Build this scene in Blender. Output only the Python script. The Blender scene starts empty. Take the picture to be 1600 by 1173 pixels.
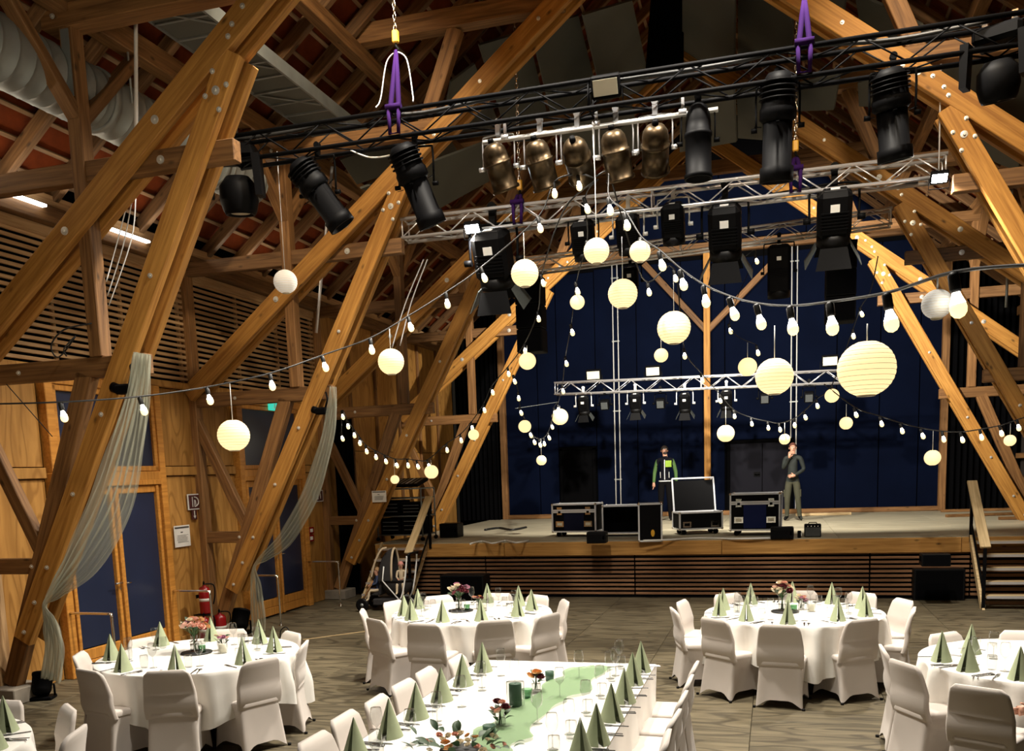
import bpy, math, random
from mathutils import Vector as V, Matrix as MX, Euler
random.seed(11)
PI = math.pi
sc = bpy.context.scene
C = sc.collection

# ---------------------------------------------------------------- camera
FPX, CPX, CPY, CAMZ = 1448.492, 779.062, 936.886, 2.385
RM = [[0.9584209, 0.2831073, -0.0357715], [0.0050784, -0.1422586, -0.9898165], [-0.2853131, 0.9484792, -0.1377814]]   # rows: image right, image down, forward (world axes: X across, Y towards the stage, Z up)
cam_d = bpy.data.cameras.new('camera'); cam = bpy.data.objects.new('camera', cam_d); C.objects.link(cam)
cam_d.sensor_fit = 'HORIZONTAL'; cam_d.sensor_width = 36.0
cam_d.lens = FPX / 1600 * 36.0
cam_d.shift_x = (800 - CPX) / 1600; cam_d.shift_y = (CPY - 586.5) / 1600
cam_d.clip_start = 0.05; cam_d.clip_end = 200
cam.matrix_world = MX(((RM[0][0], -RM[1][0], -RM[2][0], 0), (RM[0][1], -RM[1][1], -RM[2][1], 0),
                       (RM[0][2], -RM[1][2], -RM[2][2], CAMZ), (0, 0, 0, 1)))
sc.camera = cam
CAM = V((0, 0, CAMZ))
def ray(x, y):
    a = ((x - CPX) / FPX, (y - CPY) / FPX, 1.0)
    return V([sum(RM[k][i] * a[k] for k in range(3)) for i in range(3)])
def atY(x, y, Y): d = ray(x, y); return CAM + d * (Y / d.y)
def atX(x, y, X): d = ray(x, y); return CAM + d * (X / d.x)
def atZ(x, y, Z): d = ray(x, y); return CAM + d * ((Z - CAMZ) / d.z)
def depth(p): return sum(RM[2][i] * (p[i] - CAM[i]) for i in range(3))

# ---------------------------------------------------------------- world, lights, exposure
w = bpy.data.worlds.new('world'); sc.world = w; w.use_nodes = True
w.node_tree.nodes['Background'].inputs[0].default_value = (1.0, 0.82, 0.6, 1)
w.node_tree.nodes['Background'].inputs[1].default_value = 0.010
sc.view_settings.view_transform = 'Standard'; sc.view_settings.look = 'None'
sc.view_settings.exposure = 0.15; sc.view_settings.gamma = 1.0; sc.view_settings.use_curve_mapping = False
def light(kind, name, loc, target, energy, color, size=0.3, angle=120, blend=0.5):
    d = bpy.data.lights.new(name, kind); d.energy = energy; d.color = color
    if kind == 'SPOT': d.spot_size = math.radians(angle); d.spot_blend = blend; d.shadow_soft_size = size
    elif kind == 'AREA': d.shape = 'RECTANGLE'; d.size = size; d.size_y = size * 0.6
    else: d.shadow_soft_size = size
    o = bpy.data.objects.new(name, d); C.objects.link(o); o.location = loc
    o.rotation_euler = (V(target) - V(loc)).to_track_quat('-Z', 'Y').to_euler()
    return o
WARM = (1.0, 0.83, 0.60); NEUT = (1.0, 0.92, 0.80); COOL = (0.95, 0.98, 1.0)
# the two LED floods on the second truss: they shine down, on the stage and on the front of the hall
for fx, fy in ((738, 362), (1468, 281)):
    p = atY(fx, fy, 12.45)
    light('SPOT', 'flood_light_beam', p + V((0, 0.10, -0.06)), p + V((0, 4.0, -5.0)), 150, COOL, 0.08, 120, 0.6)
    light('SPOT', 'flood_light_beam', p + V((0, -0.10, -0.06)), p + V((0, -2.0, -5.0)), 800, NEUT, 0.08, 140, 0.7)
# theatre lamps of the slim truss at the stage edge, pointed at the stage
light('SPOT', 'stage_lamp_beam', (-2.9, 16.95, 5.55), (-3.0, 22.5, 3.3), 1700, NEUT, 0.07, 118, 0.4)
light('SPOT', 'stage_lamp_beam', (0.15, 16.95, 5.6), (0.9, 22.5, 3.5), 2000, NEUT, 0.07, 118, 0.4)
# hall lamps high in the roof, above the tables and out of the picture, and one pair further back
light('SPOT', 'hall_lamp', (-3.0, 9.1, 9.0), (-3.2, 9.2, 0.0), 2500, NEUT, 0.2, 100, 0.5)
light('SPOT', 'hall_lamp', (0.0, 9.1, 9.0), (0.4, 9.2, 0.0), 2700, NEUT, 0.2, 100, 0.5)
light('SPOT', 'hall_lamp', (-1.4, 6.4, 9.0), (-1.6, 6.9, 0.0), 1300, NEUT, 0.2, 110, 0.6)
# added spots by the closest frame's collar, no fixture there, washing the second frame
light('SPOT', 'frame_fill_light', (1.3, 8.5, 8.3), (2.5, 12.4, 6.0), 850, WARM, 0.12, 80, 0.7)
light('SPOT', 'frame_fill_light', (-4.3, 8.5, 8.3), (-5.8, 12.4, 5.6), 560, WARM, 0.12, 80, 0.7)
light('SPOT', 'hall_lamp', (-2.4, 2.5, 4.6), (-7.6, 10.0, 4.4), 330, WARM, 0.4, 70, 0.9)
# LED strip on the wall plate, washing the roof slope
for y in (7.4, 10.9, 14.6):
    o = light('AREA', 'plate_led_light', (-8.13, y, 5.72), (-5.0, y, 8.3), 10, WARM, 3.0); o.rotation_euler = (0, -PI * 0.72, 0); o.data.size = 0.08; o.data.size_y = 3.0

# ---------------------------------------------------------------- materials
def nt(name):
    m = bpy.data.materials.new(name); m.use_nodes = True
    t = m.node_tree; return m, t, t.nodes['Principled BSDF']
def mat(name, col, rough=0.5, metal=0.0, var=0.0, scale=8.0, bump=0.0, spec=0.5, emit=None, est=0.0, trans=0.0, alpha=1.0, stretch=(1, 1, 1), sheen=0.0):
    m, t, b = nt(name); N = t.nodes; L = t.links
    b.inputs['Base Color'].default_value = (*col, 1); b.inputs['Roughness'].default_value = rough
    b.inputs['Metallic'].default_value = metal; b.inputs['Specular IOR Level'].default_value = spec
    b.inputs['Transmission Weight'].default_value = trans; b.inputs['Alpha'].default_value = alpha
    b.inputs['Sheen Weight'].default_value = sheen
    if emit: b.inputs['Emission Color'].default_value = (*emit, 1); b.inputs['Emission Strength'].default_value = est
    if var or bump:
        tc = N.new('ShaderNodeTexCoord'); mp = N.new('ShaderNodeMapping'); mp.inputs['Scale'].default_value = stretch
        nz = N.new('ShaderNodeTexNoise'); nz.inputs['Scale'].default_value = scale; nz.inputs['Detail'].default_value = 5
        L.new(tc.outputs['Object'], mp.inputs[0]); L.new(mp.outputs[0], nz.inputs['Vector'])
        if var:
            r = N.new('ShaderNodeMapRange'); r.inputs[1].default_value = 0.25; r.inputs[2].default_value = 0.75
            r.inputs[3].default_value = 1 - var; r.inputs[4].default_value = 1 + var
            mx = N.new('ShaderNodeMix'); mx.data_type = 'RGBA'; mx.blend_type = 'MULTIPLY'; mx.inputs[0].default_value = 1
            mx.inputs[6].default_value = (*col, 1)
            L.new(nz.outputs['Fac'], r.inputs[0]); L.new(r.outputs[0], mx.inputs[7]); L.new(mx.outputs[2], b.inputs['Base Color'])
        if bump:
            bp = N.new('ShaderNodeBump'); bp.inputs['Strength'].default_value = bump; bp.inputs['Distance'].default_value = 0.02
            L.new(nz.outputs['Fac'], bp.inputs['Height']); L.new(bp.outputs[0], b.inputs['Normal'])
    return m
def wood(name, dark, light_, rough=0.6, grain=(0.5, 9, 9), scale=3.0, knots=True, rnd=0.25, axis='X', bump=0.12, ringy=0.0):
    m, t, b = nt(name); N = t.nodes; L = t.links
    b.inputs['Roughness'].default_value = rough; b.inputs['Specular IOR Level'].default_value = 0.3
    tc = N.new('ShaderNodeTexCoord'); oi = N.new('ShaderNodeObjectInfo')
    ad = N.new('ShaderNodeVectorMath'); ad.operation = 'ADD'
    sx = N.new('ShaderNodeCombineXYZ'); ml = N.new('ShaderNodeMath'); ml.operation = 'MULTIPLY'; ml.inputs[1].default_value = 37.0
    L.new(oi.outputs['Random'], ml.inputs[0])
    for i in range(3): L.new(ml.outputs[0], sx.inputs[i])
    L.new(tc.outputs['Object'], ad.inputs[0]); L.new(sx.outputs[0], ad.inputs[1])
    mp = N.new('ShaderNodeMapping'); g = {'X': grain, 'Y': (grain[1], grain[0], grain[2]), 'Z': (grain[1], grain[2], grain[0])}[axis]
    mp.inputs['Scale'].default_value = g; L.new(ad.outputs[0], mp.inputs[0])
    nz = N.new('ShaderNodeTexNoise'); nz.inputs['Scale'].default_value = scale; nz.inputs['Detail'].default_value = 6; nz.inputs['Distortion'].default_value = 0.6
    L.new(mp.outputs[0], nz.inputs['Vector'])
    cr = N.new('ShaderNodeValToRGB'); e = cr.color_ramp.elements
    e[0].position = 0.30; e[0].color = (*dark, 1); e[1].position = 0.68; e[1].color = (*light_, 1)
    src = nz.outputs['Fac']
    if ringy:   # contour lines of rotary-cut veneer: thin dark level lines of a slow noise
        n2 = N.new('ShaderNodeTexNoise'); n2.inputs['Scale'].default_value = ringy; n2.inputs['Detail'].default_value = 1.5
        m3 = N.new('ShaderNodeMapping'); m3.inputs['Scale'].default_value = {'X': (0.35, 1.3, 1.3), 'Y': (1.3, 0.35, 1.3), 'Z': (1.3, 1.3, 0.35)}[axis]
        L.new(ad.outputs[0], m3.inputs[0]); L.new(m3.outputs[0], n2.inputs['Vector'])
        k1 = N.new('ShaderNodeMath'); k1.operation = 'MULTIPLY'; k1.inputs[1].default_value = 22.0; k2 = N.new('ShaderNodeMath'); k2.operation = 'PINGPONG'; k2.inputs[1].default_value = 1.0
        k3 = N.new('ShaderNodeMapRange'); k3.inputs[1].default_value = 0.0; k3.inputs[2].default_value = 0.35; k3.inputs[3].default_value = -0.34; k3.inputs[4].default_value = 0.02
        k4 = N.new('ShaderNodeMath'); k4.operation = 'ADD'
        L.new(n2.outputs['Fac'], k1.inputs[0]); L.new(k1.outputs[0], k2.inputs[0]); L.new(k2.outputs[0], k3.inputs[0]); L.new(k3.outputs[0], k4.inputs[0]); L.new(nz.outputs['Fac'], k4.inputs[1]); src = k4.outputs[0]
    L.new(src, cr.inputs[0])
    out = cr.outputs[0]
    if knots:
        vo = N.new('ShaderNodeTexVoronoi'); vo.inputs['Scale'].default_value = 4.2; mk = N.new('ShaderNodeMapping')
        mk.inputs['Scale'].default_value = {'X': (0.6, 1.3, 1.3), 'Y': (1.3, 0.6, 1.3), 'Z': (1.3, 1.3, 0.6)}[axis]
        L.new(ad.outputs[0], mk.inputs[0]); L.new(mk.outputs[0], vo.inputs['Vector'])
        kr = N.new('ShaderNodeMapRange'); kr.inputs[1].default_value = 0.04; kr.inputs[2].default_value = 0.14; kr.inputs[3].default_value = 0.30; kr.inputs[4].default_value = 1
        L.new(vo.outputs['Distance'], kr.inputs[0])
        mx = N.new('ShaderNodeMix'); mx.data_type = 'RGBA'; mx.blend_type = 'MULTIPLY'; mx.inputs[0].default_value = 1
        L.new(out, mx.inputs[6]); L.new(kr.outputs[0], mx.inputs[7]); out = mx.outputs[2]
    rv = N.new('ShaderNodeMapRange'); rv.inputs[3].default_value = 1 - rnd; rv.inputs[4].default_value = 1 + rnd; L.new(oi.outputs['Random'], rv.inputs[0])
    m2 = N.new('ShaderNodeMix'); m2.data_type = 'RGBA'; m2.blend_type = 'MULTIPLY'; m2.inputs[0].default_value = 1
    L.new(out, m2.inputs[6]); L.new(rv.outputs[0], m2.inputs[7]); L.new(m2.outputs[2], b.inputs['Base Color'])
    bp = N.new('ShaderNodeBump'); bp.inputs['Strength'].default_value = bump; bp.inputs['Distance'].default_value = 0.01
    L.new(src, bp.inputs['Height']); L.new(bp.outputs[0], b.inputs['Normal'])
    return m
M = {}
M['glulam'] = wood('golden_timber', (0.30, 0.125, 0.022), (0.54, 0.265, 0.058), rnd=0.12)
M['old'] = wood('aged_timber', (0.115, 0.052, 0.017), (0.27, 0.135, 0.048), rnd=0.25)
M['rafter'] = wood('rafter_timber', (0.10, 0.048, 0.018), (0.24, 0.125, 0.05), rnd=0.25)
M['batten'] = wood('batten_timber', (0.18, 0.10, 0.05), (0.34, 0.21, 0.11), knots=False)
M['ply'] = wood('plywood', (0.30, 0.14, 0.030), (0.47, 0.24, 0.060), grain=(0.5, 3.5, 3.5), scale=2.2, knots=False, rnd=0.08, axis='Z', ringy=1.6)
M['door'] = wood('varnished_door_wood', (0.42, 0.17, 0.030), (0.62, 0.28, 0.055), axis='Z', knots=False, rnd=0.05, rough=0.4)
M['slat'] = wood('slat_wood', (0.34, 0.19, 0.08), (0.56, 0.36, 0.18), rnd=0.15, knots=False)
M['stageslat'] = wood('stage_slat_wood', (0.14, 0.065, 0.03), (0.27, 0.14, 0.07), rnd=0.2, knots=False)
M['fascia'] = wood('fascia_board', (0.33, 0.16, 0.04), (0.52, 0.28, 0.08), rnd=0.08)
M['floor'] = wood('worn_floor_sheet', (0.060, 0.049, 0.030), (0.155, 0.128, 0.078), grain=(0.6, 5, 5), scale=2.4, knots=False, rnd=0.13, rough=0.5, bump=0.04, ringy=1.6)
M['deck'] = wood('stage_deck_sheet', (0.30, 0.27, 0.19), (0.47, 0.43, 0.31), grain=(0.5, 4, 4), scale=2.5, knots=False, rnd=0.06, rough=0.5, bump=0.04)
M['rail'] = wood('pale_handrail', (0.42, 0.30, 0.15), (0.66, 0.50, 0.28), rnd=0.05)
M['tile'] = mat('red_roof_tile', (0.13, 0.024, 0.005), 0.85, spec=0.1, var=0.35, scale=5)
M['sail'] = mat('grey_ceiling_panel', (0.10, 0.10, 0.082), 0.9, var=0.12, scale=1.2)
M['navy'] = mat('navy_wall_panel', (0.0016, 0.0038, 0.0145), 0.9, spec=0.06, var=0.18, scale=1.5)
M['bluepanel'] = mat('dark_blue_pane', (0.013, 0.020, 0.050), 0.35, var=0.1, scale=2)
M['black'] = mat('black_drape', (0.0025, 0.0025, 0.003), 0.95, spec=0.03)
M['darkwall'] = mat('dark_side_wall', (0.022, 0.014, 0.010), 0.9, var=0.2, scale=3)
M['blackmetal'] = mat('black_lamp_housing', (0.0028, 0.0028, 0.0032), 0.55, spec=0.06, var=0.15, scale=20)
M['blackplastic'] = mat('black_plastic', (0.004, 0.004, 0.0045), 0.5, spec=0.15)
M['cable'] = mat('black_cable', (0.012, 0.012, 0.012), 0.5)
M['alu'] = mat('aluminium', (0.82, 0.82, 0.84), 0.32, metal=0.7)
M['galv'] = mat('galvanised_sheet', (0.27, 0.29, 0.28), 0.5, metal=0.5, var=0.15, scale=4)
M['chrome'] = mat('bright_steel', (0.82, 0.80, 0.76), 0.16, metal=1.0)
M['zinc'] = mat('zinc_washer', (0.72, 0.70, 0.64), 0.4, metal=0.6)
M['cutlery'] = mat('cutlery_steel', (0.30, 0.30, 0.31), 0.18, metal=1.0)
M['brass'] = mat('smoked_bronze', (0.055, 0.036, 0.017), 0.36, metal=0.8, var=0.5, scale=14)
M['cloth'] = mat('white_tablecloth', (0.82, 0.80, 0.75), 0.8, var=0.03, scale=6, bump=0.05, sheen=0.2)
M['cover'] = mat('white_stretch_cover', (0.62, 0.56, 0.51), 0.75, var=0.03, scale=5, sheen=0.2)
M['napkin'] = mat('sage_napkin', (0.34, 0.39, 0.24), 0.85, var=0.05, scale=25)
M['purple'] = mat('purple_sling', (0.022, 0.005, 0.055), 0.9, spec=0.1)
M['yellow'] = mat('yellow_hook', (0.75, 0.40, 0.03), 0.4)
M['red'] = mat('red_enamel', (0.26, 0.006, 0.008), 0.25)
M['white'] = mat('white_paint', (0.75, 0.75, 0.72), 0.5)
M['paper'] = mat('white_paper', (0.72, 0.70, 0.66), 0.8)
M['ink'] = mat('printed_ink', (0.06, 0.055, 0.05), 0.7)
M['signred'] = mat('sign_red', (0.07, 0.012, 0.012), 0.5)
M['signgreen'] = mat('green_exit_sign', (0.02, 0.30, 0.22), 0.4, emit=(0.05, 0.75, 0.55), est=0.7)
M['bulb'] = mat('glowing_bulb_glass', (1, 0.85, 0.6), 0.3, emit=(1.0, 0.78, 0.34), est=1.7)
M['bulbcore'] = mat('glowing_filament', (1, 1, 0.9), 0.3, emit=(1.0, 0.95, 0.82), est=14.0)
M['lantern'] = mat('lit_paper_lantern', (0.50, 0.45, 0.34), 0.8, emit=(1.0, 0.74, 0.36), est=1.12)
M['lanternwhite'] = mat('pale_paper_lantern', (0.85, 0.83, 0.78), 0.8, emit=(1.0, 0.92, 0.80), est=0.22)  # unlit shades; a faint glow is put into their paper
M['lanternrib'] = mat('lantern_wire_rib', (0.62, 0.54, 0.40), 0.7)
M['led'] = mat('white_led_face', (1, 1, 1), 0.4, emit=(0.93, 0.98, 1.0), est=60.0)
M['ledstrip'] = mat('led_strip_face', (1, 1, 1), 0.4, emit=(1.0, 0.97, 0.9), est=6.0)
M['paleface'] = mat('unlit_flood_glass', (0.62, 0.58, 0.44), 0.3)
M['caseblue'] = mat('navy_case_panel', (0.004, 0.006, 0.022), 0.5, spec=0.15)
M['caseroyal'] = mat('royal_blue_case_panel', (0.006, 0.014, 0.085), 0.5, spec=0.2)
M['caseblack'] = mat('black_case_panel', (0.0035, 0.0035, 0.004), 0.7, spec=0.08)
M['grille'] = mat('dark_grille', (0.05, 0.055, 0.055), 0.7, var=0.4, scale=120)
M['skin'] = mat('skin', (0.52, 0.27, 0.18), 0.5)
M['jacket'] = mat('black_jacket', (0.005, 0.005, 0.008), 0.9, spec=0.08, var=0.1, scale=20)
M['green'] = mat('green_sleeve', (0.055, 0.12, 0.03), 0.8, var=0.1, scale=30)
M['lime'] = mat('lime_panel', (0.22, 0.36, 0.03), 0.8)
M['trousers'] = mat('black_trousers', (0.005, 0.0045, 0.005), 0.9, spec=0.05)
M['olive'] = mat('olive_trousers', (0.040, 0.040, 0.022), 0.85, var=0.2, scale=12)
M['camo'] = mat('dark_green_jacket', (0.008, 0.012, 0.010), 0.8, var=0.5, scale=9)
M['hair'] = mat('dark_hair', (0.02, 0.013, 0.009), 0.7)
M['blond'] = mat('blond_hair', (0.30, 0.17, 0.07), 0.7)
M['denim'] = mat('blue_jacket', (0.02, 0.035, 0.085), 0.8)
M['beige'] = mat('beige_cotton', (0.50, 0.40, 0.27), 0.85)
M['pink'] = mat('pink_knit', (0.58, 0.24, 0.20), 0.85)
M['pram'] = mat('black_pram_fabric', (0.016, 0.014, 0.014), 0.85, var=0.2, scale=20)
M['slate'] = mat('black_slate', (0.012, 0.012, 0.012), 0.6)
M['candle'] = mat('ivory_candle', (0.80, 0.76, 0.62), 0.5)
M['greencandle'] = mat('dark_green_candle', (0.055, 0.12, 0.075), 0.55)
M['stem'] = mat('green_stem', (0.06, 0.13, 0.04), 0.6, var=0.2, scale=30)
M['leaf'] = mat('dark_green_leaf', (0.035, 0.075, 0.03), 0.55, var=0.3, scale=30)
M['rose'] = mat('blush_petal', (0.78, 0.46, 0.36), 0.7, var=0.12, scale=40)
M['cream'] = mat('cream_petal', (0.82, 0.72, 0.55), 0.7, var=0.1, scale=40)
M['apricot'] = mat('apricot_petal', (0.80, 0.42, 0.17), 0.7, var=0.12, scale=40)
M['burgundy'] = mat('burgundy_petal', (0.13, 0.012, 0.022), 0.7, var=0.2, scale=40)
M['mauve'] = mat('mauve_petal', (0.52, 0.22, 0.33), 0.7, var=0.2, scale=40)
M['concrete'] = mat('concrete', (0.22, 0.19, 0.15), 0.9, var=0.2, scale=6)
def glass(name, col, k, rough=0.03):   # thin clear glass: see-through, brighter sheen towards its rims
    m = bpy.data.materials.new(name); m.use_nodes = True; t = m.node_tree; t.nodes.clear(); N = t.nodes; L = t.links
    o = N.new('ShaderNodeOutputMaterial'); a = N.new('ShaderNodeBsdfTransparent'); g = N.new('ShaderNodeBsdfGlossy'); mx = N.new('ShaderNodeMixShader'); lw = N.new('ShaderNodeLayerWeight'); lw.inputs[0].default_value = 0.5
    pw = N.new('ShaderNodeMath'); pw.operation = 'POWER'; pw.inputs[1].default_value = 3.0; ml = N.new('ShaderNodeMath'); ml.operation = 'MULTIPLY_ADD'; ml.inputs[1].default_value = k; ml.inputs[2].default_value = 0.03
    a.inputs[0].default_value = (*col, 1); g.inputs['Roughness'].default_value = rough
    L.new(lw.outputs['Facing'], pw.inputs[0]); L.new(pw.outputs[0], ml.inputs[0]); L.new(ml.outputs[0], mx.inputs[0]); L.new(a.outputs[0], mx.inputs[1]); L.new(g.outputs[0], mx.inputs[2]); L.new(mx.outputs[0], o.inputs[0])
    return m
M['glass'] = glass('clear_glass', (0.85, 0.855, 0.85), 0.9)
M['greenglass'] = glass('green_glass', (0.55, 0.70, 0.57), 0.45)
def sheer(name, col, op):
    m = bpy.data.materials.new(name); m.use_nodes = True; t = m.node_tree; t.nodes.clear(); N = t.nodes; L = t.links
    o = N.new('ShaderNodeOutputMaterial'); a = N.new('ShaderNodeBsdfTransparent'); d = N.new('ShaderNodeBsdfDiffuse'); tr = N.new('ShaderNodeBsdfTranslucent'); m1 = N.new('ShaderNodeMixShader'); mx = N.new('ShaderNodeMixShader')
    d.inputs[0].default_value = (*col, 1); tr.inputs[0].default_value = (*col, 1); m1.inputs[0].default_value = 0.35
    lw = N.new('ShaderNodeLayerWeight'); lw.inputs[0].default_value = 0.35
    r = N.new('ShaderNodeMapRange'); r.inputs[3].default_value = op; r.inputs[4].default_value = min(1, op + 0.5)
    L.new(lw.outputs['Facing'], r.inputs[0]); L.new(r.outputs[0], mx.inputs[0])
    L.new(d.outputs[0], m1.inputs[1]); L.new(tr.outputs[0], m1.inputs[2]); L.new(a.outputs[0], mx.inputs[1]); L.new(m1.outputs[0], mx.inputs[2]); L.new(mx.outputs[0], o.inputs[0])
    return m
M['tulle'] = sheer('pale_tulle', (0.56, 0.57, 0.46), 0.42)
M['runner'] = sheer('sage_tulle', (0.24, 0.36, 0.20), 0.62)

# ---------------------------------------------------------------- mesh helpers
class G:
    def __init__(s): s.v = []; s.f = []; s.sm = []; s.mi = []
    def add(s, vs, fs, smooth=False, mi=0):
        n = len(s.v); s.v += [tuple(v) for v in vs]; s.f += [tuple(i + n for i in f) for f in fs]
        s.sm += [smooth] * len(fs); s.mi += [mi] * len(fs); return s
    def box(s, c, d, mx=None, ch=0.0, mi=0):
        x, y, z = d[0] / 2, d[1] / 2, d[2] / 2; c = V(c)
        if ch <= 0:
            vs = [V((a * x, b * y, e * z)) for a in (-1, 1) for b in (-1, 1) for e in (-1, 1)]
            fs = [(0, 1, 3, 2), (4, 6, 7, 5), (0, 4, 5, 1), (2, 3, 7, 6), (0, 2, 6, 4), (1, 5, 7, 3)]
        else:
            vs = []; idx = {}
            for a in (-1, 1):
                for b in (-1, 1):
                    for e in (-1, 1):
                        for k in range(3):
                            q = [a * (x - ch), b * (y - ch), e * (z - ch)]; q[k] = (a * x, b * y, e * z)[k]
                            idx[a, b, e, k] = len(vs); vs.append(V(q))
            fs = []
            for k in range(3):
                o = [i for i in range(3) if i != k]
                for sg in (-1, 1):
                    loop = []
                    for p, q in ((-1, -1), (1, -1), (1, 1), (-1, 1)):
                        t = [0, 0, 0]; t[k] = sg; t[o[0]] = p; t[o[1]] = q; loop.append(idx[(*t, k)])
                    if (sg == 1) == (k == 1): loop.reverse()
                    fs.append(tuple(loop))
            for k in range(3):
                o = [i for i in range(3) if i != k]
                for p in (-1, 1):
                    for q in (-1, 1):
                        t0 = [0, 0, 0]; t1 = [0, 0, 0]; t0[k] = -1; t1[k] = 1
                        for t in (t0, t1): t[o[0]] = p; t[o[1]] = q
                        fs.append((idx[(*t0, o[0])], idx[(*t0, o[1])], idx[(*t1, o[1])], idx[(*t1, o[0])]))
            for a in (-1, 1):
                for b in (-1, 1):
                    for e in (-1, 1): fs.append(tuple(idx[a, b, e, k] for k in range(3)))
        if mx: vs = [mx @ v for v in vs]
        return s.add([v + c for v in vs], fs, False, mi)
    def bar(s, p0, p1, w, h, up=(0, 0, 1), mi=0, ch=0.0):
        p0, p1 = V(p0), V(p1); d = p1 - p0; x = d.normalized(); u = V(up)
        if abs(x.dot(u)) > 0.99: u = V((0, 1, 0))
        y = u.cross(x).normalized(); z = x.cross(y)
        return s.box((p0 + p1) / 2, (d.length, w, h), MX((x, y, z)).transposed(), ch, mi)
    def tube(s, pts, r, n=8, caps=True, mi=0):
        pts = [V(p) for p in pts]; rs = r if isinstance(r, (list, tuple)) else [r] * len(pts)
        vs = []; fs = []; up = None
        for i, p in enumerate(pts):
            t = (pts[min(i + 1, len(pts) - 1)] - pts[max(i - 1, 0)]).normalized()
            if up is None: up = V((0, 0, 1)) if abs(t.z) < 0.9 else V((1, 0, 0))
            a = t.cross(up)
            if a.length < 1e-6: a = t.cross(V((0, 1, 0)))
            a.normalize(); b = a.cross(t).normalized(); up = b
            for k in range(n):
                th = 2 * PI * k / n; vs.append(p + (a * math.cos(th) + b * math.sin(th)) * rs[i])
        for i in range(len(pts) - 1):
            for k in range(n):
                fs.append((i * n + k, i * n + (k + 1) % n, (i + 1) * n + (k + 1) % n, (i + 1) * n + k))
        s.add(vs, fs, True, mi)
        if caps:
            m = len(s.v) - len(vs); s.f += [tuple(m + k for k in reversed(range(n))), tuple(m + len(vs) - n + k for k in range(n))]; s.sm += [False] * 2; s.mi += [mi] * 2
        return s
    def lathe(s, prof, n=16, c=(0, 0, 0), mx=None, mi=0, smooth=True):
        c = V(c); vs = []; fs = []
        for r, z in prof:
            for k in range(n):
                th = 2 * PI * k / n; q = V((r * math.cos(th), r * math.sin(th), z)); vs.append((mx @ q if mx else q) + c)
        for i in range(len(prof) - 1):
            for k in range(n): fs.append((i * n + k, i * n + (k + 1) % n, (i + 1) * n + (k + 1) % n, (i + 1) * n + k))
        if prof[0][0] > 1e-4: fs.append(tuple(reversed(range(n))))
        if prof[-1][0] > 1e-4: fs.append(tuple((len(prof) - 1) * n + k for k in range(n)))
        return s.add(vs, fs, smooth, mi)
    def ball(s, c, r, n=10, m=7, sq=(1, 1, 1), mi=0):
        prof = [(math.sin(PI * i / m) * r if 0 < i < m else 0.00001, -math.cos(PI * i / m) * r) for i in range(m + 1)]
        return s.lathe(prof, n, c, MX.Diagonal(V(sq)), mi)
    def quadslab(s, q, th, mi=0):
        q = [V(p) for p in q]; nrm = (q[1] - q[0]).cross(q[3] - q[0]).normalized() * th
        return s.add(q + [p + nrm for p in q], [(3, 2, 1, 0), (4, 5, 6, 7), (0, 1, 5, 4), (1, 2, 6, 5), (2, 3, 7, 6), (3, 0, 4, 7)], False, mi)
    def grid(s, rows, smooth=True, close=False, mi=0):
        n = len(rows[0]); vs = [p for r in rows for p in r]; fs = []
        for i in range(len(rows) - 1):
            for k in range(n if close else n - 1): fs.append((i * n + k, i * n + (k + 1) % n, (i + 1) * n + (k + 1) % n, (i + 1) * n + k))
        return s.add(vs, fs, smooth, mi)
    def mesh(s, name, m):
        me = bpy.data.meshes.new(name); me.from_pydata(s.v, [], s.f)
        for x in (m if isinstance(m, (list, tuple)) else [m]): me.materials.append(x)
        me.polygons.foreach_set('use_smooth', s.sm); me.polygons.foreach_set('material_index', s.mi); me.update(); return me
def obj(name, g, m, parent=None, loc=(0, 0, 0), rot=(0, 0, 0)):
    me = g.mesh(name, M[m] if isinstance(m, str) else [M[x] for x in m]) if isinstance(g, G) else g
    o = bpy.data.objects.new(name, me); C.objects.link(o); o.location = loc; o.rotation_euler = rot
    if parent: o.parent = parent
    return o
def tag(o, label=None, cat=None, group=None, kind=None):
    if label: o['label'] = label
    if cat: o['category'] = cat
    if group: o['group'] = group
    if kind: o['kind'] = kind
    return o
def thing(name, label, cat, loc=(0, 0, 0), rz=0.0, group=None, rot=None):
    o = bpy.data.objects.new(name, None); C.objects.link(o); o.location = loc; o.rotation_euler = rot or (0, 0, rz); o.empty_display_size = 0.1
    return tag(o, label, cat, group)
def struct(name):
    o = bpy.data.objects.new(name, None); C.objects.link(o); o['kind'] = 'structure'; o.empty_display_size = 0.1; return o
KIDS = {}
def children(o): return [c for c in o.children]
def dup(root, loc, rz=0.0, label=None, group=None, scale=None, rot=None):
    r = root.copy(); C.objects.link(r); r.location = loc; r.rotation_euler = rot or (0, 0, rz)
    if scale: r.scale = scale if isinstance(scale, tuple) else (scale,) * 3
    if label: r['label'] = label
    if group: r['group'] = group
    for ch in list(root.children):
        c = ch.copy(); C.objects.link(c); c.parent = r
        for g in ch.children:
            d = g.copy(); C.objects.link(d); d.parent = c
    return r
BEAMS = {}; BMX = {}
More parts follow.
